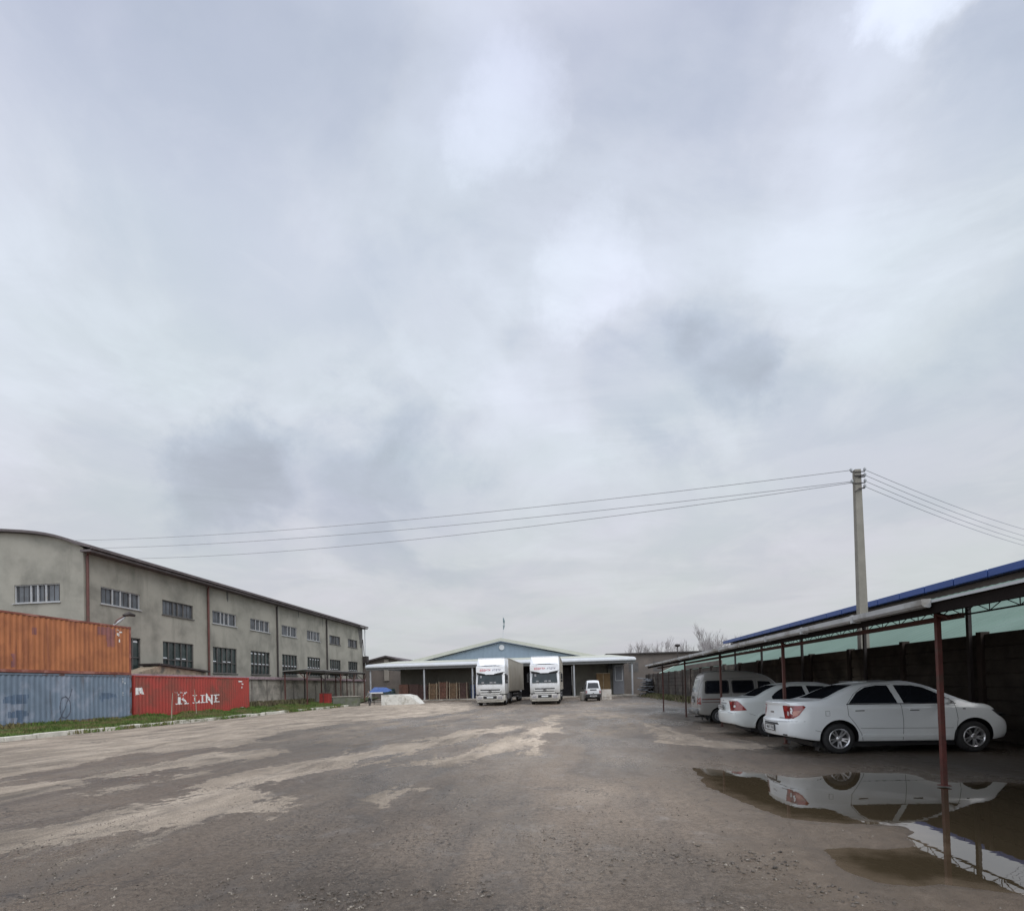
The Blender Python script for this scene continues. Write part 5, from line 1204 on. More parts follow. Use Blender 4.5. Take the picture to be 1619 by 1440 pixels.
A['decals'] = [
    ('rear_window', 'B', [(-.56, 1.15), (.56, 1.15), (.46, 1.43), (-.46, 1.43)], .003, m_glass, None),
    ('windshield', 'F', [(-.62, 1.05), (.62, 1.05), (.48, 1.43), (-.48, 1.43)], .003, m_glass, None),
    ('side_window', 'R', [(1.20, 1.045), (2.17, 1.035), (2.07, 1.405), (1.85, 1.41), (1.62, 1.375), (1.42, 1.27)], .003, m_glass, 'y'),
    ('side_window', 'R', [(2.29, 1.035), (3.14, 1.015), (3.28, 1.03), (3.06, 1.19), (2.76, 1.345), (2.55, 1.395), (2.20, 1.408)], .003, m_glass, 'y'),
    ('tail_light', 'R', [(.02, .74), (.10, .75), (.20, .82), (.33, .995), (.30, 1.02), (.16, 1.02), (.02, 1.02)], .006, m_red_l, 'y'),
    ('tail_light', 'B', [(-.685, .74), (-.60, .755), (-.615, .84), (-.595, .98), (-.61, 1.02), (-.685, 1.02)], .006, m_red_l, 'y'),
    ('reverse_lamp', 'B', [(-.68, .80), (-.63, .81), (-.62, .90), (-.68, .89)], .010, m_lens, 'y'), ('reverse_lamp', 'R', [(.10, .80), (.17, .82), (.25, .93), (.10, .90)], .010, m_amber, 'y'),
    ('headlight', 'R', [(3.98, .86), (4.12, .86), (4.40, .70), (4.30, .68), (4.15, .74)], .005, m_black, 'y'),
    ('door_handle', 'R', [(1.30, .905), (1.50, .905), (1.50, .93), (1.30, .93)], .018, m_pw, 'y'), ('door_handle', 'R', [(2.37, .895), (2.57, .895), (2.57, .92), (2.37, .92)], .018, m_pw, 'y'),
    ('handle_recess', 'R', [(1.31, .885), (1.49, .885), (1.49, .903), (1.31, .903)], .003, m_seam, 'y'), ('handle_recess', 'R', [(2.38, .875), (2.56, .875), (2.56, .893), (2.38, .893)], .003, m_seam, 'y'),
    ('window_trim', 'R', [(1.15, 1.022), (3.30, 1.005), (3.30, 1.018), (1.15, 1.040)], .006, m_black, 'y'),
    ('indicator', 'R', [(3.40, .885), (3.45, .885), (3.45, .905), (3.40, .905)], .004, m_seam, 'y'),
    ('side_moulding', 'R', [(1.42, .345), (3.16, .335), (3.16, .385), (1.46, .40)], .009, m_pw, 'y'),
    ('bumper_recess', 'B', [(-.42, .60), (.42, .60), (.36, .645), (-.36, .645)], .002, m_seam, None),
    ('boot_lip', 'B', [(-.60, 1.065), (.60, 1.065), (.58, 1.085), (-.58, 1.085)], .014, m_pw, None),
    ('badge', 'B', [(-.09, .895), (.0, .895), (.0, .87), (.09, .87), (.09, .845), (-.09, .845)][::-1] and [(-.10, .85), (.10, .85), (.10, .885), (-.10, .885)], .006, m_chrome, None),
    ('lettering', 'B', [(-.56, .745), (-.36, .745), (-.36, .765), (-.56, .765)], .004, m_steelrim, None),
    ('reflector', 'B', [(-.66, .38), (-.52, .38), (-.52, .41), (-.66, .41)], .004, m_seam, 'y')]
A['seams'] = [('R', [(1.16, 1.03), (1.17, .80), (1.30, .62), (1.42, .42), (1.46, .27)]), ('R', [(2.22, 1.02), (2.24, .70), (2.24, .27)]), ('R', [(3.26, 1.0), (3.29, .70), (3.24, .27)]), ('R', [(.50, .50), (.62, .47), (.66, .44)]),
    ('R', [(1.16, 1.03), (1.35, 1.24), (1.56, 1.38), (1.80, 1.43), (2.14, 1.425)]), ('B', [(-.68, .685), (-.3, .665), (.3, .665), (.68, .685)]), ('B', [(-.86, .69), (-.70, .69)]), ('B', [(.86, .69), (.70, .69)]), ('R', [(1.40, .53), (3.2, .51)]),
    ('R', [(.72, .80), (.80, .80), (.80, .90), (.72, .90), (.72, .80)])]
def exA(th, bvh):
    plate_marks(th, -.105, -.26, .26, .475, .585)
    for s in (-1, 1):
        mb = MB(); mb.rbox((0, 0, 0), (.10, .19, .13), Matrix.Rotation(R(s * 12), 3, 'Z'), .035); o = mb.build('mirror', m_pw, th, True, local=True); o.location = (3.02, s * .955, 1.06); o.data.set_sharp_from_angle(angle=R(50))
        mb = MB(); mb.tube([(3.06, s * .83, 1.02), (3.03, s * .90, 1.04)], .02, 6); mb.build('mirror_foot', m_black, o, local=True).location = (-3.02, -s * .955, -1.06)
        mb = MB(); mb.tube([(1.7, s * .575, 1.497), (2.4, s * .58, 1.505)], .010, 6); mb.build('roof_moulding', m_chrome, th, local=True)
        mb = MB(); mb.add([(.58, s * .80, .06), (.58, s * .62, .06), (.62, s * .62, .28), (.62, s * .80, .28)], [(0, 1, 2, 3)]); mb.build('mud_flap', m_black, th, local=True)
    mb = MB(); mb.box(.5, 3.9, -.7, .7, .15, .24); mb.tube([(.02, .45, .27), (.5, .45, .26)], .03, 8); mb.build('underbody', m_black, th, local=True)
A['extra'] = exA
build_car(A, 'sedan', 'glossy white sedan with red wraparound tail lamps nearest the camera', 'car', (4.72, 12.72, 0), R(0), 'cars under the carport')

# ---- second sedan: triangular tail lamps
B = dict(A); B.update(L=4.31, W=1.71, wr=.30, arch=.362, xr=.96, xf=3.44, rim=.19, spokes=10, rimmat=m_steelrim, paint=m_pc, rr=.36, rk=.17,
    top=[(0, 1.06), (.05, 1.085), (.3, 1.10), (.52, 1.10), (.70, 1.14), (1.05, 1.325), (1.35, 1.44), (1.7, 1.49), (2.1, 1.505), (2.45, 1.485), (2.75, 1.41), (3.05, 1.27), (3.38, 1.08), (3.5, 1.02), (3.85, .95), (4.1, .88), (4.25, .78), (4.31, .70)],
    belt=[(0, 1.00), (.3, 1.01), (1.0, 1.03), (1.6, 1.01), (2.4, .985), (3.2, .955), (3.5, .93), (4.0, .865), (4.31, .66)],
    bot=[(0, .36), (.25, .27), (.6, .23), (1.2, .2), (3.4, .2), (3.9, .2), (4.31, .26)])
B['decals'] = [
    ('rear_window', 'B', [(-.56, 1.13), (.56, 1.13), (.45, 1.42), (-.45, 1.42)], .003, m_glass, None), ('windshield', 'F', [(-.6, 1.05), (.6, 1.05), (.47, 1.42), (-.47, 1.42)], .003, m_glass, None),
    ('side_window', 'R', [(1.08, 1.05), (1.12, 1.04), (2.02, 1.03), (1.94, 1.39), (1.62, 1.385), (1.38, 1.33), (1.18, 1.21), (1.08, 1.12)], .003, m_glass, 'y'),
    ('side_window', 'R', [(2.13, 1.03), (3.02, 1.01), (2.8, 1.25), (2.5, 1.37), (2.05, 1.395)], .003, m_glass, 'y'),
    ('tail_light', 'R', [(.02, .73), (.38, .75), (.30, .85), (.20, .97), (.15, 1.01), (.08, 1.01), (.02, .99)], .006, m_red_l, 'y'),
    ('tail_light', 'B', [(-.70, .73), (-.56, .73), (-.61, .86), (-.67, .99), (-.70, .99)], .006, m_red_l, 'y'),
    ('door_handle', 'R', [(1.2, .90), (1.38, .90), (1.38, .925), (1.2, .925)], .016, m_pc, 'y'),
    ('plate_recess', 'B', [(-.32, .735), (.32, .735), (.30, .93), (-.30, .93)], .003, m_pc, None), ('trim', 'B', [(-.30, .925), (.30, .925), (.28, .955), (-.28, .955)], .014, m_steelrim, None),
    ('badge', 'B', [(-.045, 1.0), (.045, 1.0), (.045, 1.035), (-.045, 1.035)], .006, m_steelrim, None), ('lettering', 'B', [(-.54, 1.0), (-.42, 1.0), (-.42, 1.022), (-.54, 1.022)], .004, m_steelrim, None),
    ('wheel_flare', 'R', [(.96 + .40 * math.cos(a), .31 + .40 * math.sin(a)) for a in [math.pi * k / 16 * 1.0 for k in range(17)]] + [(.96 + .36 * math.cos(a), .31 + .36 * math.sin(a)) for a in [math.pi * (1 - k / 16) for k in range(17)]], .012, m_pc, 'y')]
B['seams'] = [('R', [(1.05, 1.03), (1.08, .80), (1.22, .6), (1.36, .42), (1.38, .27)]), ('R', [(2.08, 1.02), (2.1, .70), (2.1, .27)]), ('B', [(-.60, .70), (-.3, .69), (.3, .69), (.60, .70)]), ('R', [(.44, .66), (.60, .60)]), ('B', [(-.8, .67), (-.5, .68)])]
def exB(th, bvh):
    plate_marks(th, -.105, -.25, .25, .775, .885)
    mb = MB(); mb.box(.5, 3.8, -.7, .7, .15, .26); mb.build('underbody', m_black, th, local=True)
B['extra'] = exB
build_car(B, 'sedan', 'white sedan with plain triangular tail lamps between the near sedan and the silver van', 'car', (4.70, 16.45, 0), R(-1), 'cars under the carport')

# ---- microvan
Vn = dict(L=3.50, W=1.42, wr=.27, arch=.325, xr=.78, xf=2.62, rim=.16, spokes=0, rimmat=m_steelrim, paint=m_ps, sh=.035, tumble=.17, rr=.22, rk=.10, fr=.5, fk=.16, rbow=.05, fbow=.12, ww=.16,
    top=[(0, 1.72), (.04, 1.80), (.15, 1.90), (.4, 1.955), (.9, 1.99), (1.4, 1.985), (1.9, 1.93), (2.3, 1.84), (2.6, 1.72), (2.9, 1.44), (3.15, 1.16), (3.3, 1.04), (3.42, .95), (3.50, .86)],
    belt=[(0, 1.12), (.5, 1.12), (1.5, 1.12), (2.5, 1.10), (3.0, 1.04), (3.3, .96), (3.50, .80)],
    bot=[(0, .36), (.3, .30), (1.0, .27), (2.6, .27), (3.2, .27), (3.5, .34)],
    rface=[(0, .06), (.3, .0), (.52, -.03), (.56, .03), (.9, .035), (1.15, .06), (1.7, .19), (1.95, .22)], fface=[(0, .05), (.3, 0), (.55, 0), (.9, .1), (1.2, .1)])
Vn['decals'] = [
    ('rear_window', 'B', [(-.50, 1.19), (.50, 1.19), (.44, 1.66), (-.44, 1.66)], .004, m_lite, None), ('windshield', 'F', [(-.58, 1.16), (.58, 1.16), (.5, 1.70), (-.5, 1.70)], .004, m_glass, None),
    ('window_rubber', 'R', [(.27, 1.15), (.33, 1.11), (1.12, 1.11), (1.17, 1.16), (1.16, 1.56), (1.10, 1.61), (.38, 1.61), (.31, 1.56)], .004, m_black, 'y'),
    ('window_rubber', 'R', [(1.27, 1.16), (1.32, 1.11), (2.02, 1.11), (2.07, 1.16), (2.05, 1.54), (2.00, 1.59), (1.32, 1.60), (1.26, 1.55)], .004, m_black, 'y'),
    ('side_window', 'R', [(.32, 1.16), (.36, 1.15), (1.08, 1.15), (1.12, 1.19), (1.11, 1.53), (1.07, 1.57), (.42, 1.57), (.36, 1.53)], .008, m_glass, 'y'),
    ('side_window', 'R', [(1.31, 1.19), (1.35, 1.15), (1.99, 1.15), (2.03, 1.19), (2.01, 1.51), (1.97, 1.55), (1.35, 1.56), (1.30, 1.52)], .008, m_glass, 'y'),
    ('side_window', 'R', [(2.2, 1.14), (2.88, 1.14), (2.6, 1.52), (2.2, 1.55)], .006, m_glass, 'y'),
    ('tail_light', 'R', [(.03, .72), (.13, .72), (.13, .98), (.03, .98)], .008, m_red_l, 'y'), ('tail_light', 'B', [(-.63, .72), (-.56, .72), (-.56, .98), (-.63, .98)], .008, m_red_l, 'y'),
    ('side_stripe', 'R', [(.16, .885), (2.7, .885), (2.7, .93), (.16, .93)], .003, m_rustpost, 'y'), ('side_stripe', 'R', [(.16, .79), (2.7, .79), (2.7, .815), (.16, .815)], .003, m_rustpost, 'y'),
    ('plate_recess', 'B', [(-.24, .93), (.24, .93), (.24, 1.02), (-.24, 1.02)], .004, m_black, None), ('lock', 'B', [(-.05, .70), (.05, .70), (.05, .75), (-.05, .75)], .008, m_black, None)]
Vn['seams'] = [('R', [(1.22, 1.66), (1.22, .36)]), ('R', [(2.12, 1.64), (2.12, .36)]), ('R', [(1.22, 1.66), (2.12, 1.66)]), ('B', [(-.58, .62), (-.58, 1.70)]), ('B', [(.58, .62), (.58, 1.70)]), ('B', [(-.58, .62), (.58, .62)])]
def exV(th, bvh):
    plate_marks(th, -.035, -.24, .24, .80, .90)
    mb = MB(); mb.rbox((0, 0, 0), (.14, 1.36, .22), None, .04); o = mb.build('rear_bumper', M('grey_bumper', (.15, .15, .145), .6), th, True, local=True); o.location = (.0, 0, .46); o.data.set_sharp_from_angle(angle=R(40))
    mb = MB(); mb.box(.3, 3.1, -.6, .6, .2, .30); mb.tube([(-.02, -.3, .26), (.4, -.3, .26)], .03, 8); mb.build('underbody', m_black, th, local=True)
    for s in (-1, 1):
        mb = MB(); mb.rbox((0, 0, 0), (.06, .12, .18), None, .02); o = mb.build('mirror', m_black, th, True, local=True); o.location = (2.75, s * .80, 1.22)
        mb = MB(); mb.box(.42, .44, s * .48, s * .68, .06, .34); mb.build('mud_flap', m_black, th, local=True)
Vn['extra'] = exV
build_car(Vn, 'microvan', 'silver grey microvan with dark red side stripes behind the two sedans', 'van', (4.98, 21.45, 0), R(-1.5), 'cars under the carport')
V2 = dict(Vn); V2['paint'] = m_pv
V2['decals'] = [d for d in Vn['decals'] if 'stripe' not in d[0] and d[0] not in ('rear_window', 'plate_recess')] + [('rear_window', 'B', [(-.53, 1.18), (.53, 1.18), (.44, 1.70), (-.44, 1.70)], .006, m_glass, None),
    ('grille_panel', 'B', [(-.30, .98), (.30, .98), (.30, 1.09), (-.30, 1.09)], .006, m_black, None)]
def exV2(th, bvh):
    mb = MB(); mb.rbox((0, 0, 0), (.16, 1.40, .34), None, .03); o = mb.build('rear_bumper', m_black, th, local=True); o.location = (.02, 0, .50)
    mb = MB(); mb.rbox((0, 0, 0), (.05, .46, .11), None, 0); o = mb.build('number_plate', m_steelrim, th, local=True); o.location = (-.06, 0, .50)
    mb = MB(); mb.box(.3, 3.1, -.6, .6, .2, .34); mb.build('underbody', m_black, th, local=True)
    for s in (-1, 1):
        mb = MB(); mb.rbox((0, 0, 0), (.06, .12, .18), None, .02); o = mb.build('mirror', m_black, th, True, local=True); o.location = (2.75, s * .82, 1.22)
V2['extra'] = exV2; V2['top'] = [(x, z - .05) for x, z in Vn['top']]
p = G(938.5, 1108); build_car(V2, 'microvan', 'small white microvan seen from behind beside the right truck', 'van', (p.x, p.y, 0), R(91), None)

# ---- trucks
m_tw = M('truck_white', (.72, .735, .745), .4, var=.04, vs=1, dirt=(.50, .49, .46), ds=.6, dt=(.5, .75), grad=(.3, 2.0, (.34, .31, .245), .9), coat=.3)
m_trail = M('trailer_side', (.33, .305, .26), .6, var=.07, vs=.5, dirt=(.25, .225, .18), ds=.4, dt=(.48, .7))
m_tred = M('red_lettering', (.50, .02, .05), .5); m_tgrey = M('grey_lettering', (.16, .14, .22), .5)
def truck(label, loc, rz_):
    th = thing('semi_truck', label, 'truck', (0, 0, 0), 0, 'semi trucks backed to the warehouse')
    def part(name, fn, mat, par=th, smooth=False, sharp=40):
        mb = MB(); fn(mb); o = mb.build(name, mat, par, smooth, local=True, fixn=True)
        if smooth: o.data.set_sharp_from_angle(angle=R(sharp))
        return o
    # cab: side outline swept across, front corners rounded
    def cabf(b):
        O = [(.10, .95), (.02, 1.2), (.0, 1.75), (.22, 2.72), (.16, 2.82), (.22, 3.26), (.45, 3.34), (2.25, 3.40), (2.25, .95)]
        n = 9; V = []
        for k in range(n):
            s = k / (n - 1) * 2 - 1; y = 1.22 * s; ins = .16 * max(0, (abs(s) - .62) / .38) ** 2
            V += [(y, q + (ins if q < 1 else 0), z) for q, z in O]
        m = len(O); F = [(i * m + j, i * m + (j + 1) % m, (i + 1) * m + (j + 1) % m, (i + 1) * m + j) for i in range(n - 1) for j in range(m)] + [tuple(range(m)), tuple(range((n - 1) * m, n * m))[::-1]]
        b.add(V, F)
    part('cab', cabf, m_tw, smooth=True, sharp=25)
    def fair(b):
        V = [(-.86, .42, 3.36), (.86, .42, 3.36), (1.14, .98, 3.95), (-1.14, .98, 3.95), (-1.20, .62, 3.36), (1.20, .62, 3.36), (1.20, 2.25, 3.38), (-1.20, 2.25, 3.38), (1.18, 2.25, 4.02), (-1.18, 2.25, 4.02)]
        b.add(V, [(0, 1, 2, 3), (0, 3, 4), (1, 5, 2), (3, 2, 8, 9), (4, 3, 9, 7), (5, 6, 8, 2), (6, 7, 9, 8), (0, 4, 7, 6, 5, 1)])
    part('roof_fairing', fair, m_tw)
    part('fairing_slot', lambda b: b.prism([(-.78, 3.335), (.78, 3.335), (.45, 3.385), (-.45, 3.385)], lambda u, v, d: (u, d, v), .36, .44), m_black)
    part('windshield', lambda b: b.add([(-1.05, .018 + .06, 1.80), (1.05, .018 + .06, 1.80), (1.0, .197 + .03, 2.66), (-1.0, .197 + .03, 2.66), (-1.05, -.035, 1.80), (1.05, -.035, 1.80), (1.0, .165, 2.66), (-1.0, .165, 2.66)], [(4, 5, 6, 7), (0, 4, 7, 3), (1, 2, 6, 5), (0, 1, 5, 4), (3, 7, 6, 2)]), M('truck_glass', (.018, .026, .028), .10, var=.4, vs=2))
    part('dash_items', lambda b: [b.rbox((x_, .02, 1.93), (w_, .02, .12), None, 0) for x_, w_ in ((-.6, .22), (.1, .25), (.42, .2))] and b.rbox((-.75, .09, 2.42), (.16, .02, .2), None, 0), m_steelrim).location = (0, -.055, 0)
    def vis(b):
        b.prism([(-1.16, 2.80), (-.42, 2.66), (-.34, 2.60), (.34, 2.60), (.42, 2.66), (1.16, 2.80), (1.12, 3.26), (-1.12, 3.26)][::-1], lambda u, v, d: (u, d + (3.3 - v) * -.10, v), .05, .15)
    part('sun_visor', vis, m_tw)
    for s in (-1, 1): part('visor_shadow_strip', lambda b: b.prism([(s * 1.1, 2.79), (s * .44, 2.66), (s * .44, 2.56), (s * 1.1, 2.60)], lambda u, v, d: (u, d, v), .075, .155), m_black)
    # lettering on the visor: half legible slanted strokes, red then violet grey
    r = random.Random(2)
    def letters(b, xs, step):
        for x in xs:
            for (u, v, w_, h_) in r.choice([((0, .5, .25, 1), (.5, .9, 1, .2), (.5, .1, 1, .2), (.85, .5, .22, .8)), ((.5, .5, .25, 1), (.5, .9, 1, .22)), ((0, .5, .25, 1), (.55, .5, .9, .2), (.85, .75, .22, .5)), ((.1, .5, .25, 1), (.9, .5, .22, 1), (.5, .5, .8, .2))]):
                cx, cz = x + (u - .4) * step * .62, 2.97 + (v - .5) * .17; hw_, hh = w_ * step * .34, h_ * .085; sk = .05
                b.prism([(cx - hw_ - sk * (hh * 5), cz - hh), (cx + hw_ - sk * hh * 5, cz - hh), (cx + hw_ + sk * hh * 5, cz + hh), (cx - hw_ + sk * hh * 5, cz + hh)], lambda u, v, d: (u, d + (3.3 - v) * -.10, v), .040, .048)
    part('lettering', lambda b: letters(b, [-.78, -.62, -.46, -.31, -.15, .0], .15), m_tred); part('lettering', lambda b: letters(b, [.28, .42, .57, .71, .85], .13), m_tgrey)
    part('grille', lambda b: [b.box(-w_, w_, -.035, .03, z0, z1) for z0, z1, w_ in ((1.25, 1.35, .82), (1.06, 1.15, .76))] and b.box(-1.14, 1.14, -.06, .02, .87, .945), m_black)
    part('grille_bar', lambda b: [b.prism([(-.86, 1.14), (.86, 1.14), (.92, 1.25), (-.92, 1.25)], lambda u, v, d: (u, d, v), -.06, .03), b.prism([(-.80, .94), (.80, .94), (.88, 1.06), (-.88, 1.06)], lambda u, v, d: (u, d, v), -.065, .03)], m_tw)
    def ring(b):
        n = 16; V = []
        for (rr, d) in ((.12, -.075), (.12, -.10), (.085, -.10), (.085, -.075)): V += [(rr * math.cos(2 * math.pi * k / n), d, 1.18 + rr * math.sin(2 * math.pi * k / n)) for k in range(n)]
        b.add(V, [(i * n + k, i * n + (k + 1) % n, ((i + 1) % 4) * n + (k + 1) % n, ((i + 1) % 4) * n + k) for i in range(4) for k in range(n)])
        for a in (90, 210, 330): b.prism([(-.018, 0), (.018, 0), (.005, .10), (-.005, .10)], lambda u, v, d, a=R(a - 90): (u * math.cos(a) - v * math.sin(a), d, 1.18 + u * math.sin(a) + v * math.cos(a)), -.098, -.085)
    part('emblem', ring, m_blacksteel)
    def bump(b):
        O = [(-.10, .42), (-.14, .62), (-.10, .88), (.9, .86), (.9, .40)]; n = 9; V = []
        for k in range(n):
            s = k / (n - 1) * 2 - 1; ins = .22 * max(0, (abs(s) - .6) / .4) ** 2
            V += [(1.24 * s, q + (ins if q < .5 else 0), z) for q, z in O]
        m = 5; b.add(V, [(i * m + j, i * m + (j + 1) % m, (i + 1) * m + (j + 1) % m, (i + 1) * m + j) for i in range(n - 1) for j in range(m)] + [tuple(range(m)), tuple(range((n - 1) * m, n * m))[::-1]])
    bp = part('bumper', bump, m_tw, smooth=True, sharp=30)
    part('bumper_skirt', lambda b: [b.rbox((0, .1, .34), (2.25, .34, .12), None, .03)], m_tw)
    part('lower_lip', lambda b: [b.rbox((0, .14, .25), (2.2, .3, .07), None, .02)], m_black)
    part('bumper_grille', lambda b: b.box(-.56, .56, -.155, -.05, .58, .80), m_black, bp)
    part('number_plate', lambda b: b.box(-.27, .27, -.175, -.158, .63, .75), m_plate, bp)
    for s in (-1, 1):
        hl = part('headlight', lambda b: b.prism([(s * .62, .52), (s * 1.06, .50), (s * 1.10, .70), (s * 1.02, .84), (s * .66, .80)], lambda u, v, d: (u, d + .14 * max(0, abs(u) - .75), v), -.150, -.05), m_lens)
        part('lamp_bezel', lambda b: [b.tube([(s * x_, -.13, .66), (s * x_, -.165 + .1 * max(0, x_ - .75), .66)], .075, 12) for x_ in (.76, .94)], m_steelrim, hl)
        part('mirror', lambda b: [b.rbox((s * 1.40, .30, 2.30), (.16, .12, .48), None, .03), b.rbox((s * 1.40, .30, 1.93), (.16, .12, .2), None, .03), b.tube([(s * 1.2, .3, 2.62), (s * 1.40, .3, 2.60)], .025, 6)], m_black)
        part('side_window', lambda b: b.box(s * 1.222 - .005, s * 1.222 + .005, .45, 1.25, 1.85, 2.6), m_glass)
        part('step', lambda b: b.box(s * 1.02, s * 1.22, .15, 1.0, .38, .84), m_tw)
        part('side_fairing', lambda b: b.box(s * 1.12, s * 1.21, 2.26, 3.0, 1.0, 3.3), m_tw)
        part('fuel_tank', lambda b: b.rbox((s * .95, 3.4, .75), (.5, 1.4, .6), None, .08), m_steelrim)
    part('cab_marker', lambda b: b.tube([(-1.14, 1.0, 4.0), (1.14, 1.0, 4.0)], .03, 6), m_tw)
    part('chassis', lambda b: (b.box(-.45, .45, .5, 7.0, .55, .95), b.box(-.5, .5, 7.0, 16.2, .9, 1.14)), m_black)
    tr = part('trailer', lambda b: b.rbox((0, 9.75, 2.62), (2.5, 13.4, 2.92), None, .04), m_trail)
    def ribs(b):
        for k in range(10): 
            y = 3.3 + k * 1.42
            for s in (-1, 1): b.box(s * 1.25 - .012, s * 1.25 + .012, y, y + .05, 1.2, 4.04)
        for s in (-1, 1): b.box(s * 1.25 - .02, s * 1.25 + .02, 3.06, 16.4, 1.14, 1.3); b.box(s * 1.25 - .02, s * 1.25 + .02, 3.06, 16.4, 3.98, 4.07)
    part('trailer_trim', ribs, m_trail, tr)
    part('trailer_front', lambda b: b.box(-1.2, 1.2, 3.02, 3.045, 1.3, 4.0), m_tw, tr)
    part('landing_gear', lambda b: [b.box(s * .8 - .06, s * .8 + .06, 5.9, 6.0, .25, 1.15) for s in (-1, 1)], m_steelrim, tr)
    part('side_guard', lambda b: [b.box(s * 1.2 - .02, s * 1.2 + .02, 6.6, 10.6, z, z + .12) for s in (-1, 1) for z in (.5, .8)], m_steelrim, tr)
    for y in (1.42, 5.0, 11.4, 12.7, 14.0):
        for s in (-1, 1):
            P = [(.28, -.14), (.40, -.15), (.48, -.13), (.50, -.09), (.50, .12), (.28, .14), (.28, -.14)]
            t_ = lathe(P, 26, sgn=s * -1.0); 
            t_.v = [(d, x_, z_) for x_, d, z_ in t_.v]; o = t_.build('wheel', m_rubber, th, True, local=True, fixn=True); o.location = (s * 1.06, y, .5); o.data.set_sharp_from_angle(angle=R(50))
            h_ = lathe([(.0, -.10), (.10, -.10), (.14, -.05), (.26, -.06), (.285, -.13)], 20, sgn=s * -1.0); h_.v = [(d, x_, z_) for x_, d, z_ in h_.v]; h_.build('rim', m_steelrim, o, True, local=True)
    part('mud_guard', lambda b: [b.rbox((s * 1.05, yy, 1.06), (.35, 1.2, .06), None, .02) for s in (-1, 1) for yy in (5.0, 12.7)], m_black)
    th.location = loc; th.rotation_euler = (0, 0, rz_)
    return th
p = G(775, 1115.2); truck('white semi truck facing the camera, left of the pair, its pale trailer side showing', (p.x + .03, p.y, 0), R(-1.2))
p = G(862, 1113.3); truck('white semi truck facing the camera, right of the pair, beside the small white van', (p.x, p.y, 0), R(-.8))

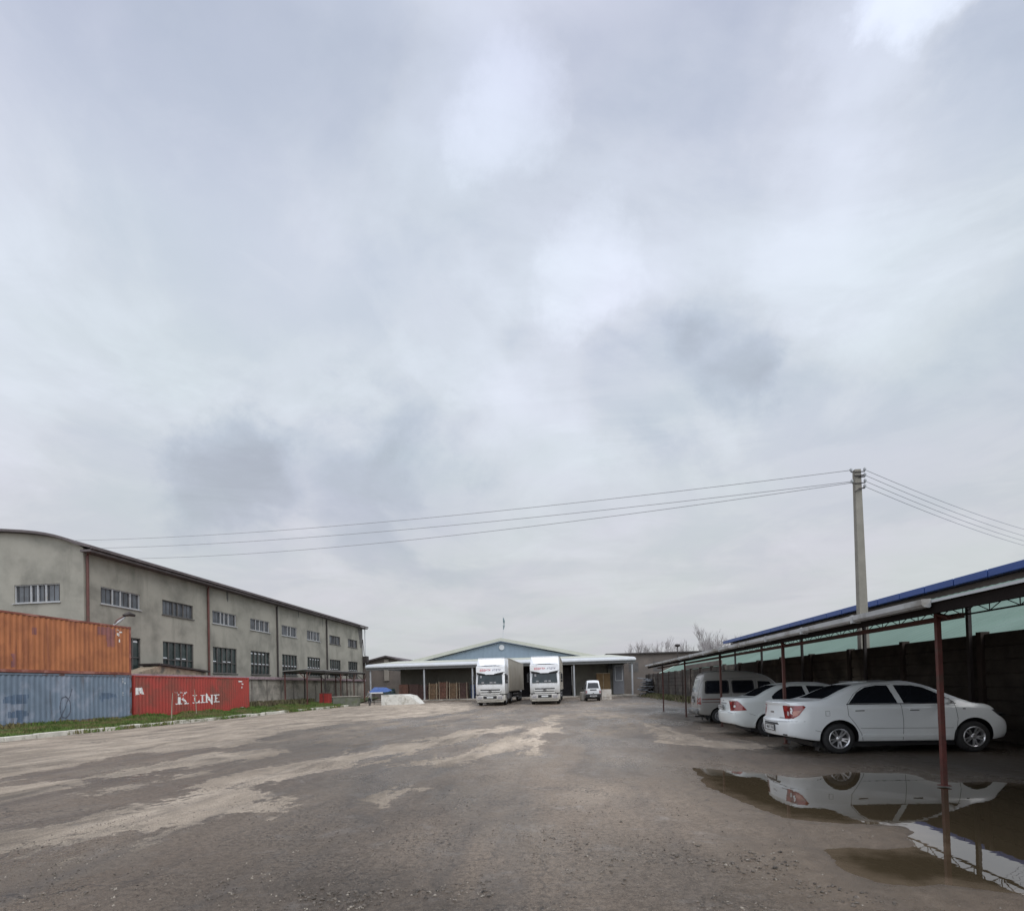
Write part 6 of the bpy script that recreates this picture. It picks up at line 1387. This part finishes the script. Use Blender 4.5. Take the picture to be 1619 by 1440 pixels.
# ------------------------------------------------------------------ the man at the corner
def person(loc, rz_):
    pts = {'pel': (0, 0, .90), 'sp': (0, .02, 1.08), 'ch': (0, .07, 1.30), 'nk': (0, .13, 1.44), 'hd': (0, .17, 1.53), 'ht': (0, .18, 1.63)}
    E = [('pel', 'sp'), ('sp', 'ch'), ('ch', 'nk'), ('nk', 'hd'), ('hd', 'ht')]; Rr = {'pel': .135, 'sp': .13, 'ch': .15, 'nk': .055, 'hd': .085, 'ht': .075}
    for s, n_ in ((-1, 'l'), (1, 'r')):
        pts.update({'hip' + n_: (s * .10, 0, .86), 'kn' + n_: (s * .11, .05 * (1 if s > 0 else .2), .47), 'an' + n_: (s * .12, -.03 * s, .09), 'to' + n_: (s * .13, .14 - .03 * s, .04),
                    'sh' + n_: (s * .19, .08, 1.37), 'el' + n_: (s * .25, .10, 1.10), 'wr' + n_: (s * .20, .30, .98), 'pa' + n_: (s * .19, .37, .96)})
        E += [('pel', 'hip' + n_), ('hip' + n_, 'kn' + n_), ('kn' + n_, 'an' + n_), ('an' + n_, 'to' + n_), ('ch', 'sh' + n_), ('sh' + n_, 'el' + n_), ('el' + n_, 'wr' + n_), ('wr' + n_, 'pa' + n_)]
        Rr.update({'hip' + n_: .10, 'kn' + n_: .062, 'an' + n_: .042, 'to' + n_: .035, 'sh' + n_: .065, 'el' + n_: .045, 'wr' + n_: .03, 'pa' + n_: .032})
        for k in range(5):
            a = f'f{k}{n_}'; b_ = f'g{k}{n_}'; off = (k - 2) * .018
            if k == 4: pts[a] = (s * .19 - s * .04, .38, .97); pts[b_] = (s * .19 - s * .055, .41, .975)
            else: pts[a] = (s * .19 + off, .42, .955); pts[b_] = (s * .19 + off, .45 - .006 * abs(k - 1), .93)
            E += [('pa' + n_, a), (a, b_)]; Rr[a] = .010; Rr[b_] = .008
    ks = list(pts); me = bpy.data.meshes.new('body'); me.from_pydata([pts[k] for k in ks], [(ks.index(a), ks.index(b_)) for a, b_ in E], [])
    o = bpy.data.objects.new('tmpp', me); COL.objects.link(o); sk = o.modifiers.new('s', 'SKIN'); sk.use_smooth_shade = True; sv = me.skin_vertices[0].data
    for i, k in enumerate(ks): sv[i].radius = (Rr[k], Rr[k] * (.8 if k in ('sp', 'ch', 'pel') else 1)); sv[i].use_root = (k == 'pel')
    ss_ = o.modifiers.new('u', 'SUBSURF'); ss_.levels = 1; ss_.render_levels = 1
    nm = bpy.data.meshes.new_from_object(o.evaluated_get(bpy.context.evaluated_depsgraph_get())); bpy.data.objects.remove(o)
    ms_ = [M('dark_trousers', (.025, .025, .03), .9), M('grey_jacket', (.27, .275, .27), .9, var=.2), M('skin_tone', (.30, .18, .12), .6), M('dark_shoes', (.02, .018, .015), .6)]
    nm.materials.clear(); [nm.materials.append(q) for q in ms_]
    for p_ in nm.polygons:
        c = p_.center; p_.use_smooth = True
        p_.material_index = 3 if c.z < .08 else (2 if (c.z > 1.44 or c.y > .33) else (1 if c.z > .84 else 0))
    th = thing('person', 'person in a light grey jacket and dark trousers standing by the blue tarpaulin', 'person', (0, 0, 0))
    b = bpy.data.objects.new('body', nm); COL.objects.link(b); b.parent = th
    mb = MB(); V = []; 
    for i in range(7):
        for k in range(12):
            a = 2 * math.pi * k / 12; ph = i / 6 * 1.45; V.append((.094 * math.cos(a) * math.cos(ph), .165 + .108 * math.sin(a) * math.cos(ph), 1.575 + .10 * math.sin(ph)))
    mb.add(V, [(i * 12 + k, i * 12 + (k + 1) % 12, (i + 1) * 12 + (k + 1) % 12, (i + 1) * 12 + k) for i in range(6) for k in range(12)]); mb.build('hair', m_black, th, True, local=True)
    f = MB(); f.tube([(0, .25, 1.53), (0, .285, 1.515)], [.012, .018], 6); f.build('nose', ms_[2], th, True, local=True)
    f = MB(); [f.tube([(s * .035, .248, 1.55), (s * .035, .262, 1.55)], .011, 6) for s in (-1, 1)]; f.box(-.025, .025, .245, .258, 1.487, 1.493); f.build('face_features', m_black, th, local=True)
    f = MB(); [f.tube([(s * .088, .165, 1.51), (s * .098, .16, 1.56)], .015, 6) for s in (-1, 1)]; f.build('ears', ms_[2], th, True, local=True)
    th.location = loc; th.rotation_euler = (0, 0, rz_); th.scale = (.94, .94, .94)
p = G(585, 1116); person((p.x, p.y, 0), R(150))
